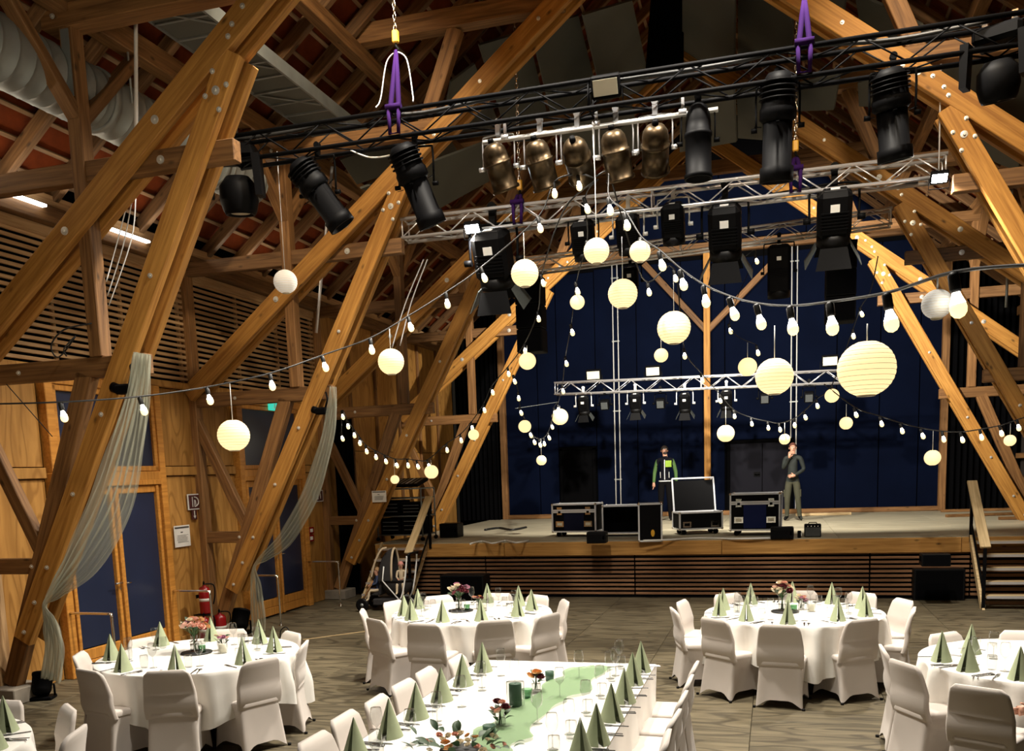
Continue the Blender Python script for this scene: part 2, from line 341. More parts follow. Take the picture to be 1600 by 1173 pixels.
def beam(name, p0, p1, w, h, m, parent, up=(0, 0, 1), ch=0.008):
    """a timber of its own: local X runs along it, so the grain follows it"""
    p0, p1 = V(p0), V(p1); d = p1 - p0; L = d.length; x = d.normalized(); u = V(up)
    if abs(x.dot(u)) > 0.99: u = V((0, 1, 0))
    y = u.cross(x).normalized(); z = x.cross(y)
    key = (round(L, 3), w, h, m, ch)
    if key not in BEAMS: BEAMS[key] = G().box((0, 0, 0), (L, w, h), None, ch).mesh(name, M[m])
    o = bpy.data.objects.new(name, BEAMS[key]); C.objects.link(o)
    m = MX(((x.x, y.x, z.x, (p0.x + p1.x) / 2), (x.y, y.y, z.y, (p0.y + p1.y) / 2), (x.z, y.z, z.z, (p0.z + p1.z) / 2), (0, 0, 0, 1)))
    o.matrix_basis = m; BMX[o.name] = m
    if parent: o.parent = parent
    return o
def sag(a, b, n, s):
    a, b = V(a), V(b); return [a.lerp(b, i / n) - V((0, 0, s * 4 * (i / n) * (1 - i / n))) for i in range(n + 1)]
def smooth_path(pts, n=6):
    pts = [V(p) for p in pts]; out = []
    for i in range(len(pts) - 1):
        p0, p1, p2, p3 = pts[max(i - 1, 0)], pts[i], pts[i + 1], pts[min(i + 2, len(pts) - 1)]
        for k in range(n):
            t = k / n; out.append(0.5 * ((2 * p1) + (p2 - p0) * t + (2 * p0 - 5 * p1 + 4 * p2 - p3) * t * t + (3 * p1 - p0 - 3 * p2 + p3) * t ** 3))
    return out + [pts[-1]]

# ---------------------------------------------------------------- the hall
XC = -1.485; HW = 6.965; XL = XC - HW; XR = XC + HW          # centre line, wall lines
FY = [8.28, 12.42, 16.56, 20.70]                              # the four timber frames
YB = 24.95; YS = 16.80; ZS = 1.04                             # back wall, stage front, stage floor
def roofz(x): return 11.55 - 0.8 * abs(x - XC)

# floor of large wooden sheets
fl = struct('floor')
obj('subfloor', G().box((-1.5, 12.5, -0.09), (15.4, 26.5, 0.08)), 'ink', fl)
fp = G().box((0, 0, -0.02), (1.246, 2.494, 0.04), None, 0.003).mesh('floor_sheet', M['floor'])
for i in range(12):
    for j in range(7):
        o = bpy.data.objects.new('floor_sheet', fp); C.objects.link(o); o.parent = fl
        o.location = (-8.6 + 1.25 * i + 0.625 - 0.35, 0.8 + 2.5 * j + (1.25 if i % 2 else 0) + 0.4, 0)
strip = G().box((0, 0, 0.004), (2.2, 0.045, 0.006))
t = obj('pale_floor_strip', strip, 'rail', None, (-6.0, 13.0, 0), (0, 0, 0.86)); tag(t, 'thin pale strip lying slanted across the floor between the covered tables', 'strip')

# left wall: sheets below, open slats above
wl = struct('wall_left')
obj('wall_void', G().box((XL - 0.30, 13.5, 3.0), (0.2, 23, 6.4)), 'black', wl)
def sheet(y0, y1, z0, z1):
    obj('plywood_sheet', G().box((0, 0, 0), (0.04, y1 - y0 - 0.012, z1 - z0 - 0.012), None, 0.004), 'ply', wl, (XL - 0.03, (y0 + y1) / 2, (z0 + z1) / 2))
for y0, y1 in ((5.2, 7.2), (7.2, 9.28), (11.52, 12.42), (12.42, 13.42), (15.66, 16.6)):
    sheet(y0, y1, 0.0, 2.48); sheet(y0, y1, 2.62, 3.74)
    beam('sheet_rail', (XL + 0.005, y0, 2.55), (XL + 0.005, y1, 2.55), 0.05, 0.13, 'ply', wl)
for k in range(6):
    y0 = 16.6 + 1.3 * k; sheet(y0, y0 + 1.3, 0, 2.9); sheet(y0, y0 + 1.3, 2.9, 5.5)
    beam('sheet_batten', (XL + 0.03, y0, 0), (XL + 0.03, y0, 5.5), 0.06, 0.05, 'old', wl)
beam('base_board', (XL + 0.012, 11.5, 0.06), (XL + 0.012, 13.45, 0.06), 0.03, 0.12, 'ply', wl)
beam('slat_sill', (XL + 0.02, 5.2, 3.79), (XL + 0.02, 16.6, 3.79), 0.12, 0.09, 'ply', wl)
beam('slat_head', (XL + 0.0, 5.2, 5.43), (XL + 0.0, 16.6, 5.43), 0.10, 0.13, 'slat', wl)
beam('wall_plate', (XL + 0.05, 5.2, 5.60), (XL + 0.05, 24.9, 5.60), 0.22, 0.20, 'old', wl)
beam('eave_board', (XL + 0.02, 5.2, 5.78), (XL + 0.02, 24.9, 5.78), 0.16, 0.14, 'slat', wl)
for a, b in ((5.2, 8.18), (8.38, 12.32), (12.52, 16.46)):
    for k in range(19):
        beam('wall_slat', (XL, a, 3.90 + 0.0805 * k), (XL, b, 3.90 + 0.0805 * k), 0.032, 0.044, 'slat', wl, ch=0.004)
    n = 3 if b - a > 3.5 else 2
    for k in range(n + 1):
        y = a + 0.06 + (b - a - 0.12) * k / n
        beam('slat_batten', (XL - 0.045, y, 3.84), (XL - 0.045, y, 5.40), 0.05, 0.05, 'slat', wl)
for y in (8.28, 12.42, 16.52):
    beam('wall_post', (XL + 0.02, y, 0), (XL + 0.02, y, 5.5), 0.16, 0.18, 'old' if y > 8.3 else 'slat', wl)
# double doors with the glazed light above
def door(n, y0, y1, hand):
    d = struct('door_%d' % n); d.location = (XL, 0, 0); X = 0.03
    for y in (y0 + 0.07, y1 - 0.07): beam('frame', (X, y, 0), (X, y, 3.74), 0.14, 0.13, 'door', d)
    for z in (3.68, 2.49): beam('frame', (X, y0, z), (X, y1, z), 0.13, 0.12, 'door', d)
    beam('transom', (X + 0.02, y0 + 0.1, 2.40), (X + 0.02, y1 - 0.1, 2.40), 0.10, 0.07, 'door', d)
    # window light above
    for y in (y0 + 0.17, y1 - 0.17): beam('sash', (X + 0.02, y, 2.55), (X + 0.02, y, 3.62), 0.06, 0.07, 'door', d)
    for z in (2.59, 3.58): beam('sash', (X + 0.02, y0 + 0.14, z), (X + 0.02, y1 - 0.14, z), 0.06, 0.07, 'door', d)
    obj('pane', G().box((X, (y0 + y1) / 2, 3.085), (0.02, y1 - y0 - 0.4, 0.94)), 'bluepanel', d)
    m = (y0 + y1) / 2 - 0.02
    for a, b in ((y0 + 0.15, m), (m, y1 - 0.15)):
        lf = obj('leaf', G().box((X, (a + b) / 2, 1.34), (0.018, b - a - 0.2, 2.02)), 'bluepanel', d)
        for y in (a + 0.06, b - 0.06): beam('stile', (X, y, 0.02), (X, y, 2.36), 0.11, 0.055, 'door', lf)
        beam('rail', (X, a, 2.31), (X, b, 2.31), 0.055, 0.10, 'door', lf)
        for z in (0.10, 0.245): beam('kick_board', (X, a + 0.1, z), (X, b - 0.1, z), 0.05, 0.14, 'door', lf)
    beam('meeting_strip', (X + 0.035, m + 0.02, 0.03), (X + 0.035, m + 0.02, 2.35), 0.05, 0.02, 'door', d)
    h = G(); h.bar((X + 0.05, m - 0.06, 0.98), (X + 0.05, m - 0.06, 1.12), 0.035, 0.008); h.tube([(X + 0.05, m - 0.06, 1.09), (X + 0.10, m - 0.06, 1.09), (X + 0.10, m - 0.19, 1.09)], 0.011, 8)
    h.tube([(X + 0.04, m - 0.06, 1.01), (X + 0.065, m - 0.06, 1.01)], 0.012, 8)
    obj('handle', h, 'chrome', d)
    h = G().tube([(X + 0.04, m + 0.07, 1.07), (X + 0.08, m + 0.07, 1.07), (X + 0.08, m + 0.14, 1.07)], 0.010, 8); obj('handle', h, 'chrome', d)
    return d
door(1, 9.30, 11.50, 1); door(2, 13.44, 15.64, 1)
wr = struct('wall_right')
obj('wall_shell', G().box((XR + 0.12, 13.5, 2.9), (0.1, 23.2, 5.8)), 'darkwall', wr)
for k in range(8): beam('wall_post', (XR, 4.2 + 2.07 * k + 4.14, 0), (XR, 8.34 + 2.07 * k, 5.7), 0.16, 0.16, 'old', wr)
beam('wall_plate', (XR - 0.05, 5.2, 5.60), (XR - 0.05, 24.9, 5.60), 0.22, 0.20, 'old', wr)
for z in (2.3, 3.7): beam('wall_rail', (XR - 0.01, 5.2, z), (XR - 0.01, 24.9, z), 0.12, 0.12, 'old', wr)

# roof: rafters, battens, tiles seen from below
ce = struct('ceiling')
cs = 1 / math.hypot(1, 0.8); SL = HW / cs
def rp(s, d, y, off=0.0):   # point on the roof: side, distance up the slope from the eave, depth, offset below the tiles
    u = HW - d * cs; return V((XC + s * u - s * 0.8 * cs * off, y, roofz(XC + s * u) - cs * off))
RY = [5.0 + 0.80 * k for k in range(26)]
for s in (-1, 1):
    up = V((s * 0.8 * cs, 0, cs))
    for y in RY: beam('rafter', rp(s, -0.25, y, 0.13), rp(s, SL, y, 0.13), 0.10, 0.16, 'rafter', ce, up)
    for k in range(27): beam('batten', rp(s, 0.10 + 0.33 * k, 4.6, 0.03), rp(s, 0.10 + 0.33 * k, 25.2, 0.03), 0.05, 0.035, 'batten', ce, up, 0.004)
    beam('purlin', (XC + s * 5.2, 4.6, 7.07), (XC + s * 5.2, 25, 7.07), 0.18, 0.24, 'old', ce)
    beam('purlin', (XC + s * 3.95, 4.6, 8.02), (XC + s * 3.95, 25, 8.02), 0.16, 0.20, 'old', ce)
beam('ridge_beam', (XC, 4.6, 11.15), (XC, 25, 11.15), 0.18, 0.26, 'old', ce)
rest = G(); tm = {}
for s in (-1, 1):
    ang = math.atan(0.8)
    R = MX.Rotation(s * (ang + 0.03), 3, 'Y')
    for i, y in enumerate(RY[:-1]):
        for k in range(27):
            c = rp(s, 0.265 + 0.33 * k, y + 0.4, -0.012)
            if s == -1 and 4 <= i <= 16 and k < 22:
                if s not in tm: tm[s] = G().box((0, 0, 0), (0.35, 0.795, 0.018)).mesh('roof_tile', M['tile'])
                o = bpy.data.objects.new('roof_tile', tm[s]); C.objects.link(o); o.parent = ce; o.location = c; o.rotation_euler = (0, s * (ang + 0.03), 0)
            else: rest.box(c, (0.35, 0.795, 0.018), R)
tag(obj('roof_tile_field', rest, 'tile', ce), kind='stuff')
obj('roof_underlay', G().quadslab([rp(-1, -0.3, 4.6, -0.08), rp(-1, -0.3, 25.2, -0.08), rp(-1, SL, 25.2, -0.08), rp(-1, SL, 4.6, -0.08)], 0.03)
    .quadslab([rp(1, -0.3, 4.6, -0.08), rp(1, SL, 4.6, -0.08), rp(1, SL, 25.2, -0.08), rp(1, -0.3, 25.2, -0.08)], 0.03), 'black', ce)

# ---------------------------------------------------------------- timber frames
BOLT = G().lathe([(0.0001, 0.030), (0.014, 0.030), (0.014, 0.012), (0.040, 0.010), (0.042, 0)], 14, smooth=False).mesh('bolt_washer', M['zinc'])
BOLTS = G().lathe([(0.0001, 0.026), (0.012, 0.026), (0.012, 0.010), (0.025, 0.008), (0.026, 0)], 12, smooth=False).mesh('bolt_washer', M['zinc'])
def bolt(par, p, big=True):
    o = bpy.data.objects.new('bolt_washer', BOLT if big else BOLTS); C.objects.link(o); o.parent = par
    mw = MX.Translation(p) @ MX.Rotation(PI / 2, 4, 'X'); o.matrix_basis = BMX[par.name].inverted() @ mw
def frame(Y, label, base=0.18, span=None):
    t = thing('timber_truss', label, 'timber frame', (XC, Y, 0), group='timber frames of the hall')
    for s in (-1, 1):
        P = lambda u, z, y=0.0: (s * u, y, z)
        su = lambda z: 6.75 - 0.5565 * (z - 0.18)
        zb = max(base, 0.72)
        for y in (-0.12, 0.12):
            st = beam('strut', P(su(zb), zb, y), P(su(6.30), 6.30, y), 0.10, 0.225, 'glulam', t, (s, 0, 0.5))
            dg = beam('diagonal', P(6.95, 3.67, y * 1.04), P(0.0, 9.09, y * 1.04), 0.10, 0.24, 'glulam', t)
            if y < 0:
                z0 = 5.98
                for du, dz, b in ((0, 0, 1), (0.02, 0.17, 0), (-0.02, -0.17, 0), (0.115, -0.035, 0), (-0.115, 0.035, 0)): bolt(st, V(P(su(z0) + du, z0 + dz, y - 0.05)), b)
                for z in (0.82, 1.15, 1.53, 2.3, 3.1, 4.4): 
                    if z > base: bolt(st, V(P(su(z), z, y - 0.05)), False)
                for u in (5.35, 4.2, 3.3, 2.2, 1.4): bolt(dg, V(P(u, 9.09 - 0.78 * u, y * 1.04 - 0.05)), u > 4)
                zc = 6.62; 
                for du, dz, b in ((0, 0, 1), (0.16, -0.07, 0), (-0.16, 0.09, 0), (0.33, -0.30, 0)): bolt(dg, V(P(3.02 + du, 6.72 + dz, y * 1.04 - 0.05)), b)
        beam('leg', P(6.78 if base < 1 else 6.43, base), P(5.38, 3.53), 0.13, 0.20, 'old', t, (s, 0, 0.3))
        lt = beam('low_tie', P(6.95, 1.53), P(5.97, 1.53), 0.12, 0.17, 'old', t); bolt(lt, V(P(6.30, 1.53, -0.06)), False)
        beam('brace', P(6.93, 3.30), P(6.17, 1.66), 0.12, 0.15, 'old', t, (s, 0, 0.3))
        mt = beam('mid_tie', P(6.95, 3.59), P(4.62, 3.59), 0.13, 0.20, 'old', t); bolt(mt, V(P(6.2, 3.59, -0.065)), False)
        ct = beam('collar_tie', P(6.95, 5.49), P(3.44, 5.49), 0.13, 0.20, 'old' if Y < 9 else 'rafter', t); bolt(ct, V(P(4.25, 5.49, -0.065)), True)
        beam('post', P(5.2, 3.69), P(5.2, 6.95), 0.15, 0.17, 'old', t, (0, 1, 0))
        if base < 1: obj('plinth', G().box((0, 0, 0), (0.55, 0.5, 0.18), None, 0.01), 'concrete', t, P(6.82, 0.09))
        for d in (-1, 1): beam('knee_brace', P(5.2, 6.02, 0.05 * d), P(5.2, 6.92, 0.95 * d), 0.11, 0.14, 'old', t, (1, 0, 0))
        if Y < 9:
            obj('strap_plate', G().box((0, 0, 0), (0.09, 0.012, 0.62)), 'galv', t, P(5.2, 6.5, -0.095))
        hb = beam('high_tie', P(5.45, 6.93), P(2.80, 6.93), 0.24, 0.20, 'old', t); bolt(hb, V(P(5.3, 6.93, -0.12)), False)
        beam('upper_collar', P(4.2, 8.24), P(1.10, 8.24), 0.22, 0.24, 'old', t)
        beam('raking_brace', P(2.55, 8.12), P(3.05, 6.95), 0.14, 0.20, 'old', t, (s, 0, 0.3))
    if span: beam('span_beam', (-4.9, 0, span), (4.9, 0, span), 0.16, 0.26, 'old', t)
    return t
frame(FY[0], 'closest timber frame, its golden struts rising beside the round table near the doors')
frame(FY[1], 'second timber frame, carrying the silver truss between its bolted struts')
frame(FY[2], 'third timber frame, dark struts standing at the front edge of the stage')
frame(FY[3], 'fourth timber frame, brightly lit struts standing on the stage floor', base=ZS, span=8.42)
bf = thing('back_frame', 'timber post and beam frame with V braces before the navy back wall', 'timber frame', (0, 24.80, 0))
beam('beam', (-7.2, 0, 7.72), (3.9, 0, 7.72), 0.18, 0.26, 'old', bf)
beam('post', (-1.68, 0, ZS), (-1.68, 0, 7.6), 0.16, 0.17, 'glulam', bf, (0, 1, 0))
beam('post', (-7.15, 0, ZS), (-7.15, 0, 7.6), 0.16, 0.17, 'old', bf, (0, 1, 0)); beam('post', (3.88, 0, ZS), (3.88, 0, 7.6), 0.16, 0.19, 'old', bf, (0, 1, 0))
beam('brace', (-3.25, 0, 7.5), (-1.70, 0, 5.72), 0.12, 0.15, 'old', bf); beam('brace', (0.15, 0, 7.45), (-1.66, 0, 5.72), 0.12, 0.15, 'old', bf)
beam('sill', (-7.2, 0, ZS + 0.06), (3.95, 0, ZS + 0.06), 0.16, 0.11, 'old', bf)

# ---------------------------------------------------------------- stage, back wall
stg = thing('stage', 'raised wooden stage with a golden edge board and a slatted brown front', 'stage', (0, YS, 0))
SX0, SX1 = -7.55, 5.35
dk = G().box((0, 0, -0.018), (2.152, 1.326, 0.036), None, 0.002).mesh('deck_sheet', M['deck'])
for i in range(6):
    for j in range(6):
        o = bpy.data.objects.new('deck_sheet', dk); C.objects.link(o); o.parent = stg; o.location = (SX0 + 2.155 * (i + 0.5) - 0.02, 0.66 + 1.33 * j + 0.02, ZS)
obj('deck_frame', G().box(((SX0 + SX1) / 2, 4.1, ZS - 0.09), (SX1 - SX0 - 0.1, 7.9, 0.1)), 'black', stg)
obj('under_void', G().box(((SX0 + SX1) / 2, 4.2, 0.45), (SX1 - SX0 - 0.1, 7.8, 0.86)), 'black', stg)
xs = [SX0, -4.9, -0.9, 2.95, SX1]
for a, b in zip(xs, xs[1:]): beam('edge_board', (a + 0.003, 0.0, ZS - 0.135), (b - 0.003, 0.0, ZS - 0.135), 0.05, 0.25, 'fascia', stg)
for a, b in zip([SX0, -5.3, -2.45, 1.55, 3.1], [-5.3, -2.45, 1.55, 3.1, SX1]):
    for k in range(10): beam('front_slat', (a + 0.012, 0.05, 0.075 + 0.078 * k), (b - 0.012, 0.05, 0.075 + 0.078 * k), 0.035, 0.042, 'stageslat', stg, ch=0.004)
obj('base_strip', G().box(((SX0 + SX1) / 2, 0.06, 0.015), (SX1 - SX0, 0.05, 0.03)), 'black', stg)
wb = struct('wall_back')
obj('wall_shell', G().box((XC, YB + 0.15, 5.6), (14.2, 0.1, 12.0)), 'black', wb)
px = [-7.2, -6.2, -5.65, -4.6, -3.5, -2.35, -1.25, 0.45, 1.45, 2.45, 3.35, 3.9]
for a, b in zip(px, px[1:]):
    if (a, b) in ((-5.65, -4.6), (-1.25, 0.45)):
        obj('wall_panel', G().box(((a + b) / 2, YB + 0.05, 5.2), (b - a - 0.02, 0.06, 4.5), None, 0.008), 'navy', wb)
    else: obj('wall_panel', G().box(((a + b) / 2, YB + 0.05, (ZS + 7.5) / 2), (b - a - 0.02, 0.06, 7.5 - ZS), None, 0.008), 'navy', wb)
for a, b in zip([-7.2, -5.4, -3.5, -1.4, 0.7, 2.5], [-5.4, -3.5, -1.4, 0.7, 2.5, 3.9]):
    obj('wall_panel', G().box(((a + b) / 2, YB + 0.05, 8.7), (b - a - 0.02, 0.06, 1.7), None, 0.008), 'navy', wb)
for n, a, b, m in ((3, -5.62, -4.63, 'black'), (4, -1.20, 0.40, 'darkdoor')):
    if m == 'darkdoor': M['darkdoor'] = mat('charcoal_door', (0.008, 0.008, 0.013), 0.7, spec=0.1)
    d = struct('door_%d' % n); d.location = (0, YB, 0)
    obj('leaf', G().box(((a + b) / 2, 0.03, (ZS + 2.86) / 2), (b - a - 0.16, 0.05, 2.86 - ZS), None, 0.006), m, d)
    for x in (a + 0.04, b - 0.04): obj('frame', G().box((x, 0.01, (ZS + 2.9) / 2), (0.08, 0.09, 2.9 - ZS)), 'black', d)
    obj('frame', G().box(((a + b) / 2, 0.01, 2.90), (b - a, 0.09, 0.08)), 'black', d)
    if n == 4:
        obj('leaf_joint', G().box((-0.32, 0.002, 1.95), (0.02, 0.012, 1.75)), 'black', d)
        obj('handle', G().box((-0.45, 0.0, 2.06), (0.16, 0.03, 0.12)).tube([(-0.5, -0.02, 2.06), (-0.5, -0.06, 2.06), (-0.38, -0.06, 2.06)], 0.012), 'blackmetal', d)
def drape(name, label, x0, x1, y, z0, z1, folds, amp, m='black', rz=0.0):
    rows = []
    for z in (z0, z1):
        rows.append([(x0 + (x1 - x0) * i / (folds * 6), amp * math.sin(2 * PI * i / 6) + 0.3 * amp * math.sin(i), z) for i in range(folds * 6 + 1)])
    g = G().grid(rows); g.grid([[(p[0], p[1] + 0.012, p[2]) for p in reversed(r)] for r in rows])
    o = obj(name, g, m, None, (0, y, 0), (0, 0, rz)); return tag(o, label, 'curtain')
drape('stage_curtain', 'black side curtain hanging beyond the post at the drum riser side of the stage', -8.4, -7.25, 24.6, ZS, 8.2, 9, 0.05)
drape('stage_curtain', 'black side curtain hanging behind the stairs at the far wing', 3.98, 5.45, 24.6, ZS, 8.2, 11, 0.05)
drape('stage_curtain', 'narrow black curtain hanging beside the plywood wall next to the equipment rack', -8.42, -8.0, 17.0, 0.02, 3.5, 4, 0.035)

# ---------------------------------------------------------------- ceiling services
t = thing('ventilation_duct', 'large grey spiral ventilation duct running under the roof slope past the closest timber frame', 'duct', (-6.98, 0, 6.44))
pf = [(0.0001, 0)]
dg = G(); rows = []; n = 28; y = 4.0; pts = []
while y < 11.8: pts += [(y, 0.315), (y + 0.150, 0.315), (y + 0.153, 0.3185), (y + 0.160, 0.3185), (y + 0.163, 0.315)]; y += 0.20
dg.grid([[(r * math.cos(2 * PI * k / n), y, r * math.sin(2 * PI * k / n)) for k in range(n)] for y, r in pts], True, True)
obj('spiral_pipe', dg, 'galv', t)
obj('end_cap', G().lathe([(0.0001, 0.02), (0.30, 0.02), (0.325, 0.0), (0.325, -0.06), (0.0001, -0.06)], 28, (0, 11.9, 0), MX.Rotation(-PI / 2, 3, 'X')), 'galv', t)
for y in (6.0, 8.9, 11.0):
    obj('joint_collar', G().lathe([(0.332, -0.05), (0.334, -0.05), (0.334, 0.05), (0.332, 0.05)], 28, (0, y, 0), MX.Rotation(-PI / 2, 3, 'X')), 'galv', t)
    obj('hanger_strap', G().tube([(-0.33, y + 0.2, 0.05), (-0.33, y + 0.2, 0.5)], 0.012, 6).tube([(0.33, y + 0.2, 0.0), (0.33, y + 0.2, 0.9)], 0.012, 6), 'galv', t)
t = thing('cable_tray', 'grey steel cable tray with cross bars under the rafters above the duct', 'cable tray', (-6.1, 0, 7.28))
for x in (-0.33, 0.33): obj('side_rail', G().box((x, 10.2, 0.06), (0.03, 7.0, 0.16)), 'galv', t)
obj('tray_sheet', G().box((0, 10.2, 0.0), (0.62, 7.0, 0.008)), 'sail', t)
for k in range(18): obj('cross_bar', G().box((0, 6.9 + 0.4 * k, -0.015), (0.66, 0.035, 0.02)), 'galv', t)
for k in range(5): obj('diagonal_bar', G().bar((-0.31, 7.7 + 1.2 * k, -0.02), (0.31, 8.3 + 1.2 * k, -0.02), 0.03, 0.012), 'galv', t)

# grey sound panels hung below the roof
def onroof(x, y, s, off=1.2):
    d = ray(x, y); tt = (11.37 - off + 0.8 * s * XC - CAMZ) / (d.z + 0.8 * s * d.x); return CAM + d * tt
sails = [(-1, [(911, 24), (988, 1), (1018, 140), (943, 158)], 'beside the ridge gap, doors side'), (-1, [(830, 46), (904, 25), (937, 159), (862, 180)], 'second from the ridge, behind the golden diagonal'),
         (-1, [(749, 71), (824, 49), (856, 182), (790, 200)], 'third from the ridge, partly behind the golden diagonal'), (-1, [(705, 128), (742, 100), (782, 198), (690, 212)], 'small one behind the raking brace of the second frame'),
         (-1, [(532, 250), (690, 195), (715, 236), (558, 288)], 'lowest one, below the black truss'), (-1, [(564, 295), (770, 218), (765, 283), (672, 334)], 'low one behind the second profile lamp'),
         (1, [(1066, -30), (1148, -30), (1147, 92), (1066, 103)], 'beside the ridge gap on the facing slope'), (1, [(1153, -30), (1238, -30), (1238, 72), (1153, 88)], 'second from the ridge on the facing slope'),
         (1, [(1243, -30), (1325, -30), (1312, 62), (1243, 76)], 'third from the ridge, behind the upper golden diagonal'), (1, [(1062, 152), (1146, 134), (1150, 222), (1062, 238)], 'lower row, behind the row of bronze cans'),
         (1, [(1151, 136), (1236, 122), (1236, 222), (1153, 216)], 'lower row, behind the tall black lamp'), (1, [(1244, 132), (1312, 116), (1302, 172), (1246, 174)], 'lower row, small one beside the hoist chain'),
         (1, [(1340, 130), (1374, 119), (1376, 168), (1342, 166)], 'small one behind the black lamp on the black truss'), (1, [(1335, -10), (1424, 30), (1470, 62), (1352, 84)], 'dark one above the black truss end'),
         (1, [(1436, 112), (1612, 78), (1612, 200), (1474, 168)], 'wide one behind the moving head at the truss end'), (1, [(1472, 172), (1600, 204), (1590, 268), (1522, 240)], 'lowest one, under the big moving head')]
sails += [(-1, [(862, 196), (988, 165), (1004, 236), (900, 250)], 'dark one behind the bronze cans')]
for s, q, wh in sails:
    lo, hi = 0.3, 4.5                       # hang each one between the second and the third frame
    for _ in range(30):
        off = (lo + hi) / 2; P = [onroof(x, y, s, off) for x, y in q]; c = sum(P, V()) / 4
        if c.y > 14.75: lo = off
        else: hi = off
    o = obj('sound_panel', G().quadslab([p - c for p in P], 0.035), 'sail', None, c); tag(o, 'grey sound panel under the roof, ' + wh, 'panel', 'grey sound panels under the roof')
P = [atY(x, y, 15.6) for x, y in ((1018, -20), (1068, -20), (1068, 118), (1008, 118))]; c = sum(P, V()) / 4
tag(obj('ridge_drape', G().quadslab([p - c for p in P], 0.05), 'black', None, c), 'black drape hanging in the gap between the two slopes of grey panels', 'curtain')

M['blacktruss'] = mat('matt_black_truss', (0.0035, 0.0035, 0.004), 0.65, spec=0.06)
# ---------------------------------------------------------------- lattice trusses
def truss(name, label, a, b, size, m, rt=0.024, rb=0.009, pitch=0.36, tri=False):
    a, b = V(a), V(b); d = b - a; L = d.length; rz = math.atan2(d.y, d.x); ry = -math.asin(d.z / L)
    t = thing(name, label, 'truss', a, rot=(0, ry, rz)); h = size / 2
    ch = G().tube([(0, 0, 0), (L, 0, 0)], rt, 10).mesh('chord', M[m])
    for y in (-h, h):
        for z in (-h, h):
            o = bpy.data.objects.new('chord', ch); C.objects.link(o); o.parent = t; o.location = (0, y, z)
    n = int(L / pitch); p = L / n; bl = math.hypot(p, size)
    br = G().tube([(-bl / 2 + rt, 0, 0), (bl / 2 - rt, 0, 0)], rb, 5).mesh('brace', M[m]); an = math.atan2(size, p)
    for i in range(n):
        sg = 1 if i % 2 else -1
        for (y, z, rx) in ((-h, 0, 0), (h, 0, 0), (0, -h, 1), (0, h, 1)):
            o = bpy.data.objects.new('brace', br); C.objects.link(o); o.parent = t; o.location = ((i + 0.5) * p, y, z)
            o.rotation_euler = (0, sg * an, 0) if not rx else (0, 0, sg * an)
    for x in (0.02, L / 2, L - 0.02):
        e = G()
        for q in ((-h, -h, -h, h), (h, -h, h, h), (-h, -h, h, -h), (-h, h, h, h)): e.tube([(x, q[0], q[1]), (x, q[2], q[3])], rb * 1.3, 6)
        obj('end_frame', e, m, t)
    return t
T1a, T1b = atY(366, 241, 10.2), atY(1640, 35, 10.2); T1b.z = T1a.z = 6.19
T2a, T2b = atY(632, 365, 12.62), atY(1478, 258, 12.62); T2a.z = T2b.z = 5.74
T3a, T3b = atY(772, 430, 16.62), atY(1393, 335, 16.62); T3a.z, T3b.z = 5.93, 6.15
T4a, T4b = atY(868, 611, 21.5), atY(1345, 596, 21.5); T4a.z, T4b.z = 4.22, 4.10
truss('lighting_truss', 'black lattice truss crossing the whole hall above the tables, lamps hung below', T1a, T1b, 0.27, 'blacktruss', pitch=0.40)
truss('lighting_truss', 'silver lattice truss between the struts of the second timber frame', T2a, T2b, 0.25, 'alu', pitch=0.34)
truss('lighting_truss', 'slim silver lattice truss at the stage edge below the first silver one', T3a, T3b, 0.24, 'alu', 0.02, 0.008, pitch=0.33)
truss('lighting_truss', 'silver lattice truss hanging low over the stage before the navy wall', T4a, T4b, 0.26, 'alu', 0.02, 0.008, pitch=0.34)
# hoists: chain, yellow hook block, purple round sling
LINK = None
def hoist(x, y, Y, ztop, zbot, label, wires=False):
    global LINK
    p = atY(x, y, Y); t = thing('chain_hoist', label, 'hoist', (p.x, Y, p.z))
    n = int((ztop - p.z) / 0.075)
    if LINK is None:
        lk = G(); r = []
        for k in range(13): a = 2 * PI * k / 12; r.append((0.016 * math.cos(a), 0, 0.036 * math.sin(a)))
        lk.tube(r, 0.007, 5, False); LINK = lk.mesh('chain_link', M['chrome'])
    for i in range(min(n, 40)):
        o = bpy.data.objects.new('chain_link', LINK); C.objects.link(o); o.parent = t; o.location = (0, 0, 0.12 + 0.058 * i); o.rotation_euler = (0, 0, PI / 2 * (i % 2))
    obj('hook_block', G().box((0, 0, 0.03), (0.07, 0.06, 0.13), None, 0.012), 'yellow', t)
    obj('hook', G().tube([(0, 0, -0.03), (0, 0, -0.07), (0.03, 0, -0.10), (0, 0, -0.14), (-0.03, 0, -0.12)], 0.014, 8), 'blackmetal', t)
    h = p.z - zbot
    for sx in (-1, 1):
        obj('sling_leg', G().tube([(0, 0, -0.11), (sx * 0.02, -0.05, -h * 0.5), (sx * 0.05, -0.13, -h), (sx * 0.06, -0.16, -h - 0.12)], [0.02, 0.028, 0.03, 0.022], 7), 'purple', t)
    obj('sling_wrap', G().tube([(-0.09, -0.16, -h + 0.02), (0.09, -0.16, -h + 0.02)], 0.035, 8).tube([(-0.06, -0.16, -h), (-0.05, -0.17, -h - 0.26), (0.05, -0.17, -h - 0.26), (0.06, -0.16, -h)], 0.022, 7), 'purple', t)
    if wires:
        for sx in (-1, 1): obj('safety_wire', G().tube(smooth_path([(0, 0, -0.12), (sx * 0.12, 0, -0.22), (sx * 0.19, -0.05, -0.6), (sx * 0.22, -0.13, -h + 0.05)]), 0.008, 6), 'alu', t)
        obj('safety_wire', G().tube([(-0.01, 0, -0.12), (-0.04, -0.1, -h)], 0.011, 6), 'white', t)
    return t
